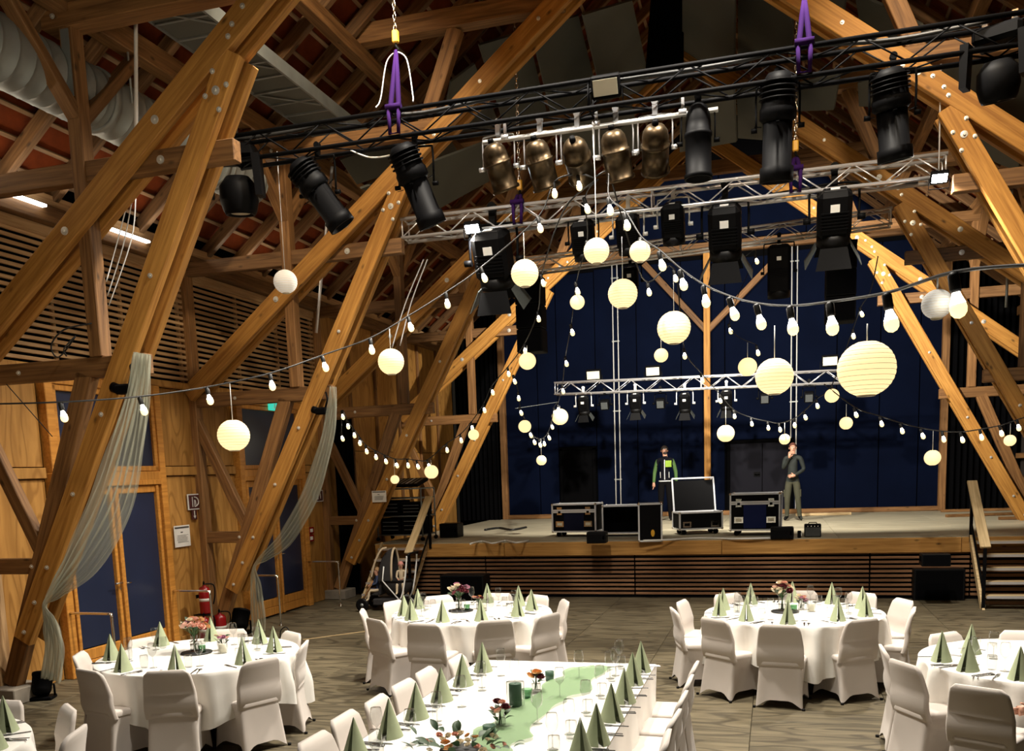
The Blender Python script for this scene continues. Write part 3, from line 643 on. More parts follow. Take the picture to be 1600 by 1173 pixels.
hoist(618, 62, 10.2, 9.6, 6.34, 'chain hoist with purple sling and looped wires at the catwalk end of the black truss', True)
hoist(1257, -25, 10.2, 10.2, 6.34, 'chain hoist whose purple sling drops to the black truss near the bright diagonal')
hoist(812, 293, 12.62, 9.6, 5.88, 'chain hoist with yellow hook and purple sling below the bronze cans')
hoist(1243, 232, 12.62, 9.6, 5.88, 'chain hoist with yellow hook and purple sling beside the tall black lamp')

# ---------------------------------------------------------------- stage lamps
def yoke(t, wd, top, piv, m='blackmetal', r=0.012):
    obj('yoke', G().tube(smooth_path([(-wd, 0, piv), (-wd, 0, top - 0.05), (-wd * 0.75, 0, top), (wd * 0.75, 0, top), (wd, 0, top - 0.05), (wd, 0, piv)], 4), r, 6), m, t)
    obj('clamp', G().box((0, 0, top + 0.06), (0.05, 0.05, 0.13)).tube([(0, -0.03, top + 0.13), (0, 0.03, top + 0.13)], 0.035, 10), m, t)
    for sx in (-1, 1): obj('knob', G().tube([(sx * (wd - 0.01), 0, piv), (sx * (wd + 0.05), 0, piv)], 0.025, 8), m, t)
def place(t, p, rx=0, rz=0): t.location = p; t.rotation_euler = (0, 0, rz); return t
def tiltmx(rx, rz=0): return MX.Rotation(rz, 4, 'Z') @ MX.Rotation(rx, 4, 'X')
def setm(o, mx, piv): o.matrix_basis = MX.Translation((0, 0, piv)) @ mx
def par_can(x, y, Y, lab, rx, rz, m='brass', L=0.46, r=0.145, top=0.33, g='bronze lamp cans on the long bar', facing=False):
    p = atY(x, y, Y); t = thing('par_can', lab, 'stage lamp', p, group=g)
    yoke(t, r + 0.03, top, 0.0, 'alu' if m == 'brass' else 'blackmetal', 0.009)
    mx = tiltmx(rx, rz)
    b = obj('can', G().lathe([(0.0001, L * 0.52), (r * 0.35, L * 0.515), (r * 0.66, L * 0.47), (r * 0.86, L * 0.38), (r * 0.94, L * 0.26), (r * 0.95, L * 0.12), (r * 1.04, L * 0.115), (r * 1.04, L * 0.07), (r * 0.97, L * 0.06), (r * 0.97, -L * 0.43), (r * 1.06, -L * 0.44), (r * 1.06, -L * 0.5), (r * 0.93, -L * 0.5), (r * 0.9, -L * 0.2), (0.0001, -L * 0.15)], 20), m, t); setm(b, mx, 0)
    l = obj('lens', G().lathe([(0.0001, -L * 0.22), (r * 0.6, -L * 0.235), (r * 0.89, -L * 0.21)], 20), 'blackplastic', t); setm(l, mx, 0)
    k = obj('cap_plug', G().lathe([(0.0001, L * 0.62), (0.03, L * 0.62), (0.035, L * 0.53)], 10), 'blackmetal', t); setm(k, mx, 0)
    return t
def profile(x, y, Y, lab, rx, rz, L=0.85, r=0.155, top=0.40):
    p = atY(x, y, Y); t = thing('profile_spot', lab, 'stage lamp', p, group='long black profile lamps on the black truss')
    yoke(t, r + 0.05, top, 0.0); mx = tiltmx(rx, rz)
    b = obj('lamp_house', G().lathe([(0.0001, L * 0.50), (r * 0.7, L * 0.49), (r, L * 0.42), (r * 1.05, L * 0.2), (r * 1.15, L * 0.17), (r * 1.15, L * 0.08), (r * 0.95, L * 0.05)], 16), 'blackmetal', t); setm(b, mx, 0)
    for k in range(4):
        f = obj('cooling_fin', G().lathe([(r * 0.9, L * (0.25 + 0.05 * k)), (r * 1.2, L * (0.25 + 0.05 * k)), (r * 1.2, L * (0.262 + 0.05 * k)), (r * 0.9, L * (0.262 + 0.05 * k))], 16), 'blackmetal', t); setm(f, mx, 0)
    b = obj('barrel', G().lathe([(r * 0.92, L * 0.06), (r * 0.92, -L * 0.35), (r * 1.06, -L * 0.36), (r * 1.06, -L * 0.5), (r * 0.9, -L * 0.5), (r * 0.85, -L * 0.3), (0.0001, -L * 0.3)], 16), 'blackmetal', t); setm(b, mx, 0)
    for a in (0, PI / 2, PI, 3 * PI / 2):
        b = obj('shutter_handle', G().bar((r * math.cos(a), r * math.sin(a), L * 0.02), ((r + 0.07) * math.cos(a), (r + 0.07) * math.sin(a), L * 0.03), 0.03, 0.006), 'blackmetal', t); setm(b, mx, 0)
    return t
def fresnel(x, y, Y, lab, doors=True, r=0.14, L=0.36, top=0.27, rx=0.45, rz=0.0, ym='blackmetal', g='theatre lamps on the silver trusses'):
    p = atY(x, y, Y); t = thing('fresnel_lamp', lab, 'stage lamp', p, group=g)
    yoke(t, r + 0.05, top, 0.0, ym, 0.011); mx = tiltmx(rx, rz)
    b = obj('lamp_house', G().box((0, 0, 0.05), (r * 1.9, r * 1.9, L), None, 0.04), 'blackmetal', t); setm(b, mx, 0)
    b = obj('back_plate', G().box((0, 0, L / 2 + 0.05), (r * 1.3, r * 1.3, 0.02), None, 0.006), 'blackplastic', t); setm(b, mx, 0)
    b = obj('name_plate', G().box((0, -r * 0.96, L * 0.3), (0.07, 0.008, 0.06)).box((0.0, -r * 0.3, L / 2 + 0.062), (0.07, 0.06, 0.004)), 'white', t); setm(b, mx, 0)
    f = G()
    for k in range(6): f.box((0, -r * 0.97, 0.0 + 0.025 * k - 0.05), (r * 1.5, 0.014, 0.008))
    b = obj('cooling_fin', f, 'blackmetal', t); setm(b, mx, 0)
    b = obj('lens_tube', G().lathe([(r * 0.95, -L * 0.3), (r * 0.95, -L * 0.55), (r * 0.8, -L * 0.55), (r * 0.78, -L * 0.42), (0.0001, -L * 0.46)], 18), 'blackplastic', t); setm(b, mx, 0)
    if doors:
        for k in range(4):
            a = PI / 2 * k; c, s_ = math.cos(a), math.sin(a); z0, z1 = -L * 0.55, -L * 0.55 - r * 1.1; w0, w1 = r * 0.75, r * 1.0; q0, q1 = r * 0.95, r * 1.55
            q = [V((c * q0 - s_ * w0, s_ * q0 + c * w0, z0)), V((c * q0 + s_ * w0, s_ * q0 - c * w0, z0)), V((c * q1 + s_ * w1, s_ * q1 - c * w1, z1)), V((c * q1 - s_ * w1, s_ * q1 + c * w1, z1))]
            b = obj('barn_door', G().quadslab(q, 0.006), 'blackmetal' if k % 2 else 'galvdark', t); setm(b, mx, 0)
    return t
M['galvdark'] = mat('worn_black_sheet', (0.06, 0.068, 0.065), 0.45, metal=0.3)
def moving_head(x, y, Y, lab, rx=0.0, rz=0.0, k=1.0):
    p = atY(x, y, Y); t = thing('moving_head', lab, 'stage lamp', p, rz=rz); t.scale = (k,) * 3
    obj('base_box', G().box((0, 0, 0.27), (0.34, 0.26, 0.12), None, 0.03), 'blackmetal', t)
    obj('clamp', G().box((-0.1, 0, 0.37), (0.04, 0.05, 0.1)).box((0.1, 0, 0.37), (0.04, 0.05, 0.1)), 'chrome', t)
    for sx in (-1, 1): obj('yoke_arm', G().quadslab([(sx * 0.19 - 0.03, -0.08, 0.22), (sx * 0.19 + 0.03, -0.08, 0.22), (sx * 0.20 + 0.025, -0.06, -0.08), (sx * 0.20 - 0.025, -0.06, -0.08)], -0.14), 'blackmetal', t)
    h = obj('head', G().lathe([(0.0001, 0.14), (0.09, 0.13), (0.145, 0.06), (0.15, -0.05), (0.13, -0.12), (0.115, -0.15), (0.10, -0.15), (0.09, -0.12), (0.0001, -0.12)], 20), 'blackmetal', t); setm(h, tiltmx(rx), -0.03)
    l = obj('lens', G().lathe([(0.0001, -0.145), (0.07, -0.14), (0.10, -0.125)], 20), 'paleface', t); setm(l, tiltmx(rx), -0.03)
    return t
moving_head(373, 298, 10.2, 'black moving head at the timber end of the black truss', 0.1, 0.3, 1.5)
moving_head(1560, 118, 10.2, 'big black moving head at the far end of the black truss', 0.25, -0.4, 1.25)
profile(500, 303, 10.2, 'long black profile lamp tilted down, second on the black truss from its timber end', 0.0, 0.0)
tl = [o for o in C.objects if o.name.startswith('profile_spot')]
def retilt(t, rx, ry):
    for ch in t.children:
        if ch.name.split('.')[0] not in ('yoke', 'clamp', 'knob'): ch.matrix_basis = MX.Rotation(ry, 4, 'Y') @ MX.Rotation(rx, 4, 'X')
retilt(tl[-1], 0.25, -0.55)
retilt(profile(651, 290, 10.2, 'long black profile lamp in front of the bolted strut top of the second frame', 0, 0, 0.90), 0.3, -0.30)
retilt(profile(1215, 200, 10.2, 'long black profile lamp hanging upright beside the hoist chain', 0, 0, 1.0), 0.15, 0.02)
retilt(profile(1394, 180, 10.2, 'long black profile lamp before the bright bolted diagonal', 0, 0, 0.82), 0.2, -0.12)
# the bar of cans under the black truss
ba, bb = atY(755, 223, 10.2), atY(1122, 174, 10.2); bb.z = ba.z
t = thing('lamp_bar', 'pale steel bar hung under the black truss, carrying the row of cans', 'bar', (ba.x, 10.2, ba.z))
LB = bb.x - ba.x
obj('pipe', G().tube([(0, 0, 0), (LB, 0, 0)], 0.026, 12), 'white', t)
for k in (0.25, LB * 0.5, LB - 0.35):
    obj('hanger', G().bar((k, 0, 0), (k, 0, 0.16), 0.03, 0.02).tube([(k - 0.04, 0, 0.02), (k + 0.04, 0, 0.02)], 0.036, 10), 'alu', t)
obj('bar_cable', G().tube(smooth_path([(0.1, 0.02, 0.03), (0.5, 0.03, -0.03), (0.9, 0.02, 0.04), (1.4, 0.03, -0.03), (1.8, 0.02, 0.03), (2.3, 0.03, 0.0)]), 0.009, 6), 'cable', t)
def pcan(x, y, lab, ry, rx=0.35, m='brass', L=0.48):
    t = par_can(x, y, 10.2, lab, 0, 0, m, L); t.location.z = max(t.location.z, 0)
    for ch in t.children:
        if ch.name.split('.')[0] in ('can', 'lens', 'cap_plug'): ch.matrix_basis = MX.Rotation(ry, 4, 'Y') @ MX.Rotation(rx, 4, 'X')
pcan(780, 262, 'bronze lamp can at the catwalk end of the long bar', -0.22, 0.40, 'blackbrass' if 'blackbrass' in M else 'brass')
pcan(845, 258, 'bronze lamp can, second on the long bar', -0.18, 0.42)
pcan(903, 250, 'bronze lamp can, third on the long bar, pointing almost at the hall', -0.05, 1.05)
pcan(963, 243, 'bronze lamp can, fourth on the long bar, glowing from nearby bulbs', -0.12, 0.45)
pcan(1024, 233, 'bronze lamp can, fifth on the long bar', 0.12, 0.75)
t = par_can(1091, 222, 10.2, 'black lamp can with bent back, last on the long bar', 0.0, 0.0, 'blackmetal', 0.72, 0.135, 0.30)
# square flood on the black truss
def flood(x, y, Y, lab, face='paleface', rx=0.9, k=1.0, stand=True, g=None):
    p = atY(x, y, Y); t = thing('flood_light', lab, 'flood light', p, group=g); t.scale = (k,) * 3
    mx = MX.Rotation(rx, 4, 'X')
    b = obj('housing', G().box((0, 0.035, 0), (0.30, 0.09, 0.22), None, 0.015), 'blackmetal', t); b.matrix_basis = mx
    fn = G()
    for i in range(9): fn.box((-0.12 + 0.03 * i, 0.10, 0), (0.008, 0.05, 0.18))
    b = obj('cooling_fin', fn, 'blackmetal', t); b.matrix_basis = mx
    b = obj('glass_face', G().box((0, -0.013, 0), (0.25, 0.012, 0.15)), face, t); b.matrix_basis = mx
    obj('bracket', G().tube([(-0.17, 0.02, 0), (-0.17, 0.06, -0.17), (0.17, 0.06, -0.17), (0.17, 0.02, 0)], 0.01, 6), 'blackmetal', t)
    return t
flood(946, 136, 10.05, 'square black flood with pale glass clamped on the black truss', 'paleface', 0.5, 1.0)
flood(738, 357, 12.42, 'glaring white LED flood on the silver truss near the catwalk side', 'led', 0.75, 0.75)
flood(1468, 278, 12.42, 'glaring white LED flood at the bolted strut end of the silver truss', 'led', 0.75, 0.65)
for x, y, lab in ((927, 586, 'small unlit flood standing on the rear truss near its open end'), (1020, 580, 'small unlit flood standing on the rear truss beside the conduit pair'), (1297, 564, 'small unlit flood standing on the rear truss behind the largest lantern')):
    flood(x, y, 21.5, lab, 'paleface', 0.2, 1.15, g='unlit floods on the rear truss')
for x, y, k, lab, dz in ((772, 408, 1.75, 'big black theatre lamp below the silver truss near the glaring flood', True), (1133, 366, 1.5, 'black theatre lamp with open barn doors at the middle of the silver truss', True), (1303, 342, 1.5, 'black theatre lamp with barn doors below the purple sling hoist', True)):
    t = fresnel(x, y, 12.62, lab, dz); t.scale = (k,) * 3
for x, y, lab in ((912, 378, 'black theatre lamp half hidden behind a glowing lantern'), (982, 368, 'black theatre lamp with white yoke behind a bulb and lantern'), (1052, 352, 'black theatre lamp with white yoke, alone below the silver truss')):
    fresnel(x, y, 12.62, lab, False, 0.15, 0.42, 0.33, 0.4, 0, 'white' if x > 950 else 'blackmetal')
for x, y, lab in ((1217, 425, 'long black lamp hanging from the slim truss near the conduit'), (1134, 412, 'small black lamp under the slim truss at its middle'), (985, 440, 'dark lamp under the slim truss behind a lantern')):
    fresnel(x, y, 16.62, lab, False, 0.19 if x == 1217 else 0.14, 0.75 if x == 1217 else 0.36, 0.46 if x == 1217 else 0.28, 0.25)
for i, (x, y) in enumerate(((912, 634), (993, 630), (1070, 630), (1135, 626))):
    fresnel(x, y, 21.5, 'white-yoked lamp with barn doors under the rear truss, %s from its open end' % ('first', 'second', 'third', 'fourth')[i], True, 0.13, 0.34, 0.28, 0.35, 0, 'white', 'barn door lamps under the rear truss')
for i, (x, y) in enumerate(((945, 632), (1032, 630), (1195, 622), (1264, 620))):
    p = atY(x, y, 21.6); t = thing('led_can', 'small square LED lamp under the rear truss, %s from its open end' % ('first', 'second', 'third', 'fourth')[i], 'stage lamp', p, group='small LED lamps under the rear truss')
    yoke(t, 0.13, 0.22, 0.0, 'blackmetal', 0.01); b = obj('housing', G().box((0, 0, 0), (0.2, 0.16, 0.22), None, 0.015), 'blackmetal', t); b.rotation_euler = (0.4, 0, 0)
    b = obj('face', G().box((0, -0.085, 0), (0.15, 0.01, 0.16)), 'grille', t); b.rotation_euler = (0.4, 0, 0)
# hanging black loudspeakers at both ends of the slim truss
for x, y0, y1, lab in ((828, 440, 552, 'tall black loudspeaker hanging at the stage edge behind the round lantern'), (1314, 384, 504, 'tall black loudspeaker hanging at the stage edge beside the lit bolted strut')):
    p0, p1 = atY(x, y0, 16.75), atY(x, y1, 16.75); h = p0.z - p1.z
    t = thing('hanging_loudspeaker', lab, 'loudspeaker', (p0.x, 16.75, p0.z), group='loudspeakers hung at the stage edge')
    for k in range(3):
        b = obj('cabinet', G().box((0, 0.02 * k, -h * (k + 0.5) / 3), (0.47, 0.42, h / 3 - 0.01), None, 0.012), 'caseblack', t)
        obj('grille', G().box((0, -0.215, 0), (0.43, 0.012, h / 3 - 0.05)), 'black', b, (0, 0.02 * k, -h * (k + 0.5) / 3))
    obj('flying_frame', G().box((0, 0, 0.03), (0.49, 0.3, 0.05)).tube([(-0.18, 0, 0.05), (0, 0, 0.3), (0.18, 0, 0.05)], 0.012), 'blackmetal', t)
# conduits on the back wall, thin cables
for x, lab in ((-4.05, 'twin white conduits rising on the navy wall left of the standing man'), (0.42, 'twin white conduits rising on the navy wall above the man in dark green')):
    t = thing('conduit_pair', lab, 'conduit', (x, YB - 0.02, ZS))
    for dx in (-0.05, 0.08): obj('pipe', G().tube([(dx, 0, 0.02), (dx, 0, 6.55)], 0.015, 8), 'white', t)
    for z in (1.0, 2.8, 4.6, 6.2): obj('clip', G().box((0.015, 0.015, z), (0.2, 0.03, 0.03)), 'galv', t)
def cable(name, label, pts, r=0.008, m='cable', cat='cable', group=None):
    pts = [V(p) for p in pts]; c = pts[0]
    o = obj(name, G().tube([p - c for p in smooth_path(pts, 5)], r, 6), m, None, c); return tag(o, label, cat, group)
for x, dx, lab in ((214, 0, 'thin white pipe hanging before the spiral duct'), ):
    cable('hanging_pipe', lab, [atY(212, 20, 8.7), atY(213, 215, 8.7)], 0.02, 'white', 'pipe')
cable('hanging_pipe', 'thin steel pipe hanging behind the strut of the second frame', [atY(519, 260, 13.2), atY(494, 520, 13.2)], 0.022, 'alu', 'pipe')
for k, (a, b, c_) in enumerate((((199, 318), (180, 390), (166, 440)), ((206, 315), (192, 385), (168, 462)), ((212, 310), (205, 375), (170, 478)))):
    cable('thin_wire', 'thin pale wire, %s of three curving from the duct to the post' % ('first', 'middle', 'last')[k], [atY(*a, 8.5), atY(*b, 8.4), atY(*c_, 8.3)], 0.006, 'white', 'wire', 'three wires at the closest post')
cable('coiled_cable', 'loose dark cable loop hanging before the slats at the closest post', [atY(144, 505, 8.2), atY(100, 515, 8.1), atY(80, 540, 8.1), atY(92, 558, 8.15), atY(118, 525, 8.2), atY(100, 545, 8.1), atY(104, 556, 8.15)], 0.008)
cable('thin_wire', 'thin dark wire slanting down past the window edge beside the closest frame', [atY(10, 600, 8.0), atY(82, 682, 8.1)], 0.005)
for k, (x0, y0, x1, y1, Y) in enumerate(((662, 405, 612, 545, 12.8), (668, 405, 625, 540, 12.8))):
    cable('rig_cable', 'slim pale cable dropping from the silver truss end, %s of two' % ('first', 'second')[k], [atY(x0, y0, Y), atY((x0 + x1) / 2 - 4, (y0 + y1) / 2, Y), atY(x1, y1, Y)], 0.009, 'alu', group='cables at the silver truss end')
cable('rig_cable', 'white cable looping below the black truss near the second profile lamp', [atY(548, 235, 10.3), atY(580, 246, 10.3), atY(618, 240, 10.3), atY(638, 225, 10.25)], 0.009, 'white')
cable('rig_cable', 'pale cable hanging from the hub of strings up to the long bar', [atY(926, 196, 10.15), atY(928, 240, 10.1), atY(930, 285, 10.1)], 0.006, 'white')
cable('rig_cable', 'black cable bundle along the black truss', [V((T1a.x + k * 0.8, 10.12 + 0.05 * (k % 2), 6.30 + 0.02 * ((k * 7) % 3))) for k in range(11)], 0.022)
cable('rig_cable', 'black cable bundle along the silver truss', [V((T2a.x + 0.3 + k * 0.7, 12.66 + 0.04 * (k % 2), 5.64 + 0.03 * ((k * 5) % 3))) for k in range(10)], 0.02)
cable('guy_wire', 'taut thin wire from the lit strut to the rear truss end', [atY(805, 638, 20.6), atY(872, 628, 21.4)], 0.007, 'galv', 'wire')
for x0, y0, x1, y1, lab in ((1470, 100, 1467, 268, 'thin cable dropping beside the bolted diagonal to the glaring flood'),):
    cable('rig_cable', lab, [atY(x0, y0, 12.3), atY(x1, y1, 12.4)], 0.01, 'alu')
# LED strips on the wall plate
for y0, y1, lab in ((8.0, 9.5, 'long white LED strip on the wall plate above the slats, closest one'), (10.55, 11.4, 'short white LED strip on the wall plate behind the closest strut')):
    o = obj('led_strip', G().box((0, (y1 - y0) / 2, 0), (0.10, y1 - y0, 0.03), None, 0.008), 'ledstrip', None, (-8.27, y0, 5.66)); tag(o, lab, 'lamp')

for a_, b_, lab in (((1566, 296), (1576, 362), 'white pipe slanting beside the far posts, upper one'), ((1581, 296), (1577, 362), 'white pipe slanting beside the far posts, lower one'), ((1577, 362), (1572, 480), 'white pipe dropping straight beside the far posts')):
    cable('wall_pipe', lab, [atY(*a_, 18.6), atY(*b_, 18.6)], 0.024, 'galv', 'pipe')

# ---------------------------------------------------------------- string lights and paper lanterns
prof = [(0.0001, 0.0), (0.012, 0.0), (0.0135, -0.012), (0.019, -0.030), (0.029, -0.055), (0.032, -0.072), (0.029, -0.090), (0.018, -0.104), (0.0001, -0.110)]
gb = G().lathe(list(reversed(prof[:5])), 12, mi=1); gb.lathe(list(reversed(prof[4:])), 12, mi=0)
BULB = gb.mesh('bulb', [M['bulb'], M['bulbcore']])
SOCK = G().lathe([(0.0001, -0.012), (0.019, -0.012), (0.021, 0.0), (0.021, 0.05), (0.012, 0.062), (0.0001, 0.062)], 10).mesh('socket', M['cable'])
STRUNG = []
def pix(p):
    q = [sum(RM[k][i] * (p[i] - CAM[i]) for i in range(3)) for k in range(3)]; return CPX + FPX * q[0] / q[2], CPY + FPX * q[1] / q[2]
def strand(label, nodes, k=1.0, rc=0.008, tilt=0.25):
    """nodes: (x, y, Y) for a bulb centre seen there, (x, y, Y, 0) for a bare point of the cable"""
    pts = []; bl = []
    for n in nodes:
        p = atY(*n[:3])
        if len(n) == 3: top = p + V((0, 0, 0.055 * k + 0.062 * k)); bl.append(p); pts.append(top)
        else: pts.append(p)
    STRUNG.extend(smooth_path(pts, 24)); c = pts[0].copy(); t = thing('string_light', label, 'string lights', c, group='strings of light bulbs')
    obj('cable', G().tube([p - c for p in smooth_path(pts, 5)], rc, 6), 'cable', t)
    for i, p in enumerate(bl):
        rot = (random.uniform(-0.15, 0.15), -tilt * random.uniform(0.4, 1.3), 0)
        top = p - c + V((0, 0, 0.055 * k))
        for nm, me in (('bulb', BULB), ('socket', SOCK)):
            o = bpy.data.objects.new(nm, me); C.objects.link(o); o.parent = t; o.location = top; o.rotation_euler = rot; o.scale = (k,) * 3
    return t
strand('string of bulbs climbing from the closest frame past the doors to the hub', [(-60, 632, 6.3, 0), (98, 650, 6.6), (222, 640, 7.2), (326, 624, 7.8), (424, 602, 8.2), (506, 573, 8.7), (580, 546, 9.0), (640, 511, 9.3), (698, 474, 9.6), (754, 434, 9.9), (842, 356, 10.1), (866, 302, 10.2), (904, 290, 10.2), (928, 278, 10.2, 0)])
strand('string of large bulbs sagging from the hub towards the camera past the biggest lantern', [(928, 278, 10.2, 0), (950, 268, 10.2, 0), (952, 328, 10.0), (978, 352, 9.8), (1003, 392, 9.5), (1032, 414, 9.2), (1065, 444, 8.8), (1101, 470, 8.3), (1143, 490, 7.8), (1185, 503, 7.2), (1236, 510, 6.5), (1298, 508, 5.8), (1388, 500, 5.0), (1492, 475, 4.4), (1640, 412, 3.9, 0)], 1.12, 0.008)
strand('string of bulbs dropping steeply from the hub to the rear truss before the navy wall', [(935, 280, 10.2, 0), (915, 326, 10.4), (918, 392, 11.2), (901, 455, 12.6), (893, 519, 14.0), (884, 568, 15.5), (879, 611, 17.5), (872, 640, 19.5), (870, 634, 21.2, 0)], 1.05, 0.007)
strand('string of bulbs from the hub down the lit strut and across to the third frame', [(930, 282, 10.2, 0), (880, 330, 10.6, 0), (847, 442, 12.8), (841, 498, 14.2), (820, 548, 15.0), (794, 584, 15.6), (769, 613, 16.0), (756, 641, 16.2), (737, 669, 16.4), (720, 688, 16.4), (698, 703, 16.3), (669, 728, 16.2), (652, 729, 16.1), (637, 727, 16.0), (619, 727, 15.9), (602, 721, 15.8), (587, 714, 15.7), (572, 705, 15.6), (562, 692, 15.6), (553, 680, 15.5), (543, 666, 15.5), (535, 651, 15.4), (534, 685, 15.4)], 1.0, 0.009)
strand('short hanging string of bulbs looping before the dark stage door', [(803, 596, 17.0), (810, 622, 17.2), (813, 645, 17.4), (820, 664, 17.6), (828, 680, 17.8), (834, 691, 18.0), (843, 695, 18.3), (850, 693, 18.6), (857, 684, 19.0), (862, 667, 19.6), (866, 645, 20.3), (872, 628, 21.2, 0)], 1.05, 0.009)
strand('string of bulbs dropping from the hub past the middle lanterns to the stage', [(955, 280, 10.2, 0), (990, 400, 11.2, 0), (1013, 456, 12.2), (1054, 435, 12.6), (1069, 556, 14.5), (1096, 594, 16.5), (1125, 626, 18.0), (1147, 650, 18.6), (1174, 662, 18.8), (1200, 668, 18.6), (1218, 671, 18.2), (1241, 664, 17.6), (1257, 652, 17.2), (1276, 634, 16.9), (1300, 612, 16.7), (1333, 525, 16.6), (1345, 491, 16.6), (1360, 455, 16.6, 0), (1372, 400, 16.6, 0)], 1.0, 0.009)
strand('string of bulbs curving low over the stage to the far timber struts', [(1288, 600, 16.8, 0), (1336, 648, 16.2), (1376, 662, 15.9), (1408, 673, 15.7), (1440, 681, 15.5), (1473, 686, 15.4), (1502, 687, 15.3), (1532, 683, 15.2), (1563, 677, 15.2), (1590, 668, 15.2), (1640, 640, 15.2, 0)], 1.0, 0.009)
strand('pair of bulbs on a thin cable beside the slim truss middle', [(1165, 400, 16.6, 0), (1181, 408, 16.6), (1140, 517, 15.5), (1183, 551, 15.5)], 1.0, 0.006)
# paper lanterns: (x, y, size in px, Y, kind, label)
def lantern_mesh(m, n=13):
    g = G(); N = 24; rows = []
    top = 0.95
    for i in range(n * 4 + 1):
        a = -math.asin(0.96) + 2 * math.asin(0.96) * i / (n * 4); z = math.sin(a) * 0.5; r = math.cos(a) * 0.5
        r *= 1 - 0.014 * abs(math.cos(PI * i / 4)) ** 3; rows.append([(r * math.cos(2 * PI * k / N), r * math.sin(2 * PI * k / N), z * 0.97) for k in range(N)])
    g.grid(rows, True, True); return g.mesh('paper_shade', M[m])
LAN = {k: lantern_mesh(k) for k in ('lantern', 'lanternwhite')}
gr = G()
for i in range(14):
    a = -1.25 + 2.5 * i / 13; z = math.sin(a) * 0.487; r = math.cos(a) * 0.496
    gr.lathe([(r, z - 0.003), (r + 0.004, z), (r, z + 0.003)], 24)
LRIB = gr.mesh('wire_rib', M['lanternrib'])
lans = [(1354, 576, 88, 6.3, 1, 'largest round paper lantern, hanging by the string nearest the camera'), (1210, 588, 58, 8.0, 1, 'second largest paper lantern, glowing above the man in dark green'), (1053, 512, 52, 8.5, 1, 'round paper lantern hanging before the V braces of the back post'),
        (973, 459, 46, 9.2, 1, 'round paper lantern hanging before the twin conduits'), (932, 392, 40, 10.0, 1, 'round paper lantern just below the silver truss under the hub'), (1000, 393, 33, 10.0, 1, 'paper lantern with a bulb in front, below the silver truss'),
        (820, 427, 43, 9.8, 1, 'round paper lantern before the hanging black loudspeaker'), (365, 680, 50, 8.0, 1, 'round glowing paper lantern before the transom of the second doors'), (611, 565, 41, 9.5, 1, 'round glowing paper lantern before the plywood wall behind the frames'),
        (446, 440, 37, 10.5, 0, 'white lantern on a wire before the second frame diagonal'), (1464, 475, 46, 7.0, 0, 'white unlit lantern behind the nearest large bulb'), (824, 564, 27, 12.0, 1, 'small lantern beside the lit strut, above the looping bulbs'),
        (1033, 555, 22, 13.0, 1, 'small lantern below the one before the V braces'), (1168, 573, 29, 11.5, 1, 'small lantern just beside the second largest one'), (1300, 618, 22, 15.5, 1, 'small lantern at the far end of the rear truss'),
        (875, 651, 26, 15.0, 1, 'small lantern at the open end of the rear truss'), (820, 666, 20, 16.0, 1, 'small lantern on the short looping string before the dark stage door'), (1134, 677, 27, 15.0, 1, 'small lantern beside the wooden post on the stage'),
        (1226, 686, 17, 17.0, 1, 'tiny lantern just above the man in dark green'), (1322, 661, 20, 15.5, 1, 'small lantern alone below the largest one'), (1457, 715, 25, 14.5, 1, 'small lantern hanging low before the far wooden post'),
        (1578, 688, 18, 15.0, 1, 'small lantern beside the far dark struts'), (674, 737, 22, 15.5, 1, 'small lantern under the sagging string at the third frame'), (740, 679, 17, 16.0, 1, 'tiny lantern before the lit strut of the fourth frame'),
        (846, 719, 16, 17.0, 1, 'lowest lantern, hanging alone before the navy wall'), (617, 749, 14, 15.0, 1, 'tiny lantern hanging before the third frame strut above the rack'), (902, 472, 23, 12.4, 1, 'small lantern with a bulb on top, under the silver truss lamps')]
for x, y, px, Y, lit, lab in lans:
    hang = None; best = 95.0                 # hang it from the string that passes over it
    for q in STRUNG:
        qx, qy = pix(q)
        if abs(qx - x) < 7 and px * 0.47 + 2 < y - qy < best and 0.62 < q.y / Y < 1.5: best = y - qy; hang = q
    if hang: Y = hang.y
    p = atY(x, y, Y); d = px * depth(p) / FPX
    t = thing('paper_lantern', lab, 'lantern', p, group='round paper lanterns')
    cpx = {1354: 27, 1210: 50, 1053: 58, 973: 95, 932: 88, 1000: 42, 820: 24, 365: 52, 611: 30, 446: 175, 1464: 14, 824: 28, 1457: 28, 1134: 25, 617: 20}.get(x, 14); L = cpx * depth(p) / FPX
    if hang: L = max(0.02, hang.z - p.z - 0.47 * d)
    o = bpy.data.objects.new('paper_shade', LAN['lantern' if lit else 'lanternwhite']); C.objects.link(o); o.parent = t; o.scale = (d,) * 3
    if px > 31: o2 = bpy.data.objects.new('wire_rib', LRIB); C.objects.link(o2); o2.parent = t; o2.scale = (d,) * 3; o2['kind'] = 'stuff'
    if px > 30: obj('opening_ring', G().tube([(0.15 * d * math.cos(a), 0.15 * d * math.sin(a), -0.465 * d) for a in [2 * PI * k / 16 for k in range(17)]], 0.006, 5, False), 'lanternrib', t)
    obj('cord', G().tube([(0, 0, 0.47 * d), (0, 0, 0.47 * d + L)], 0.004, 5), 'white', t)

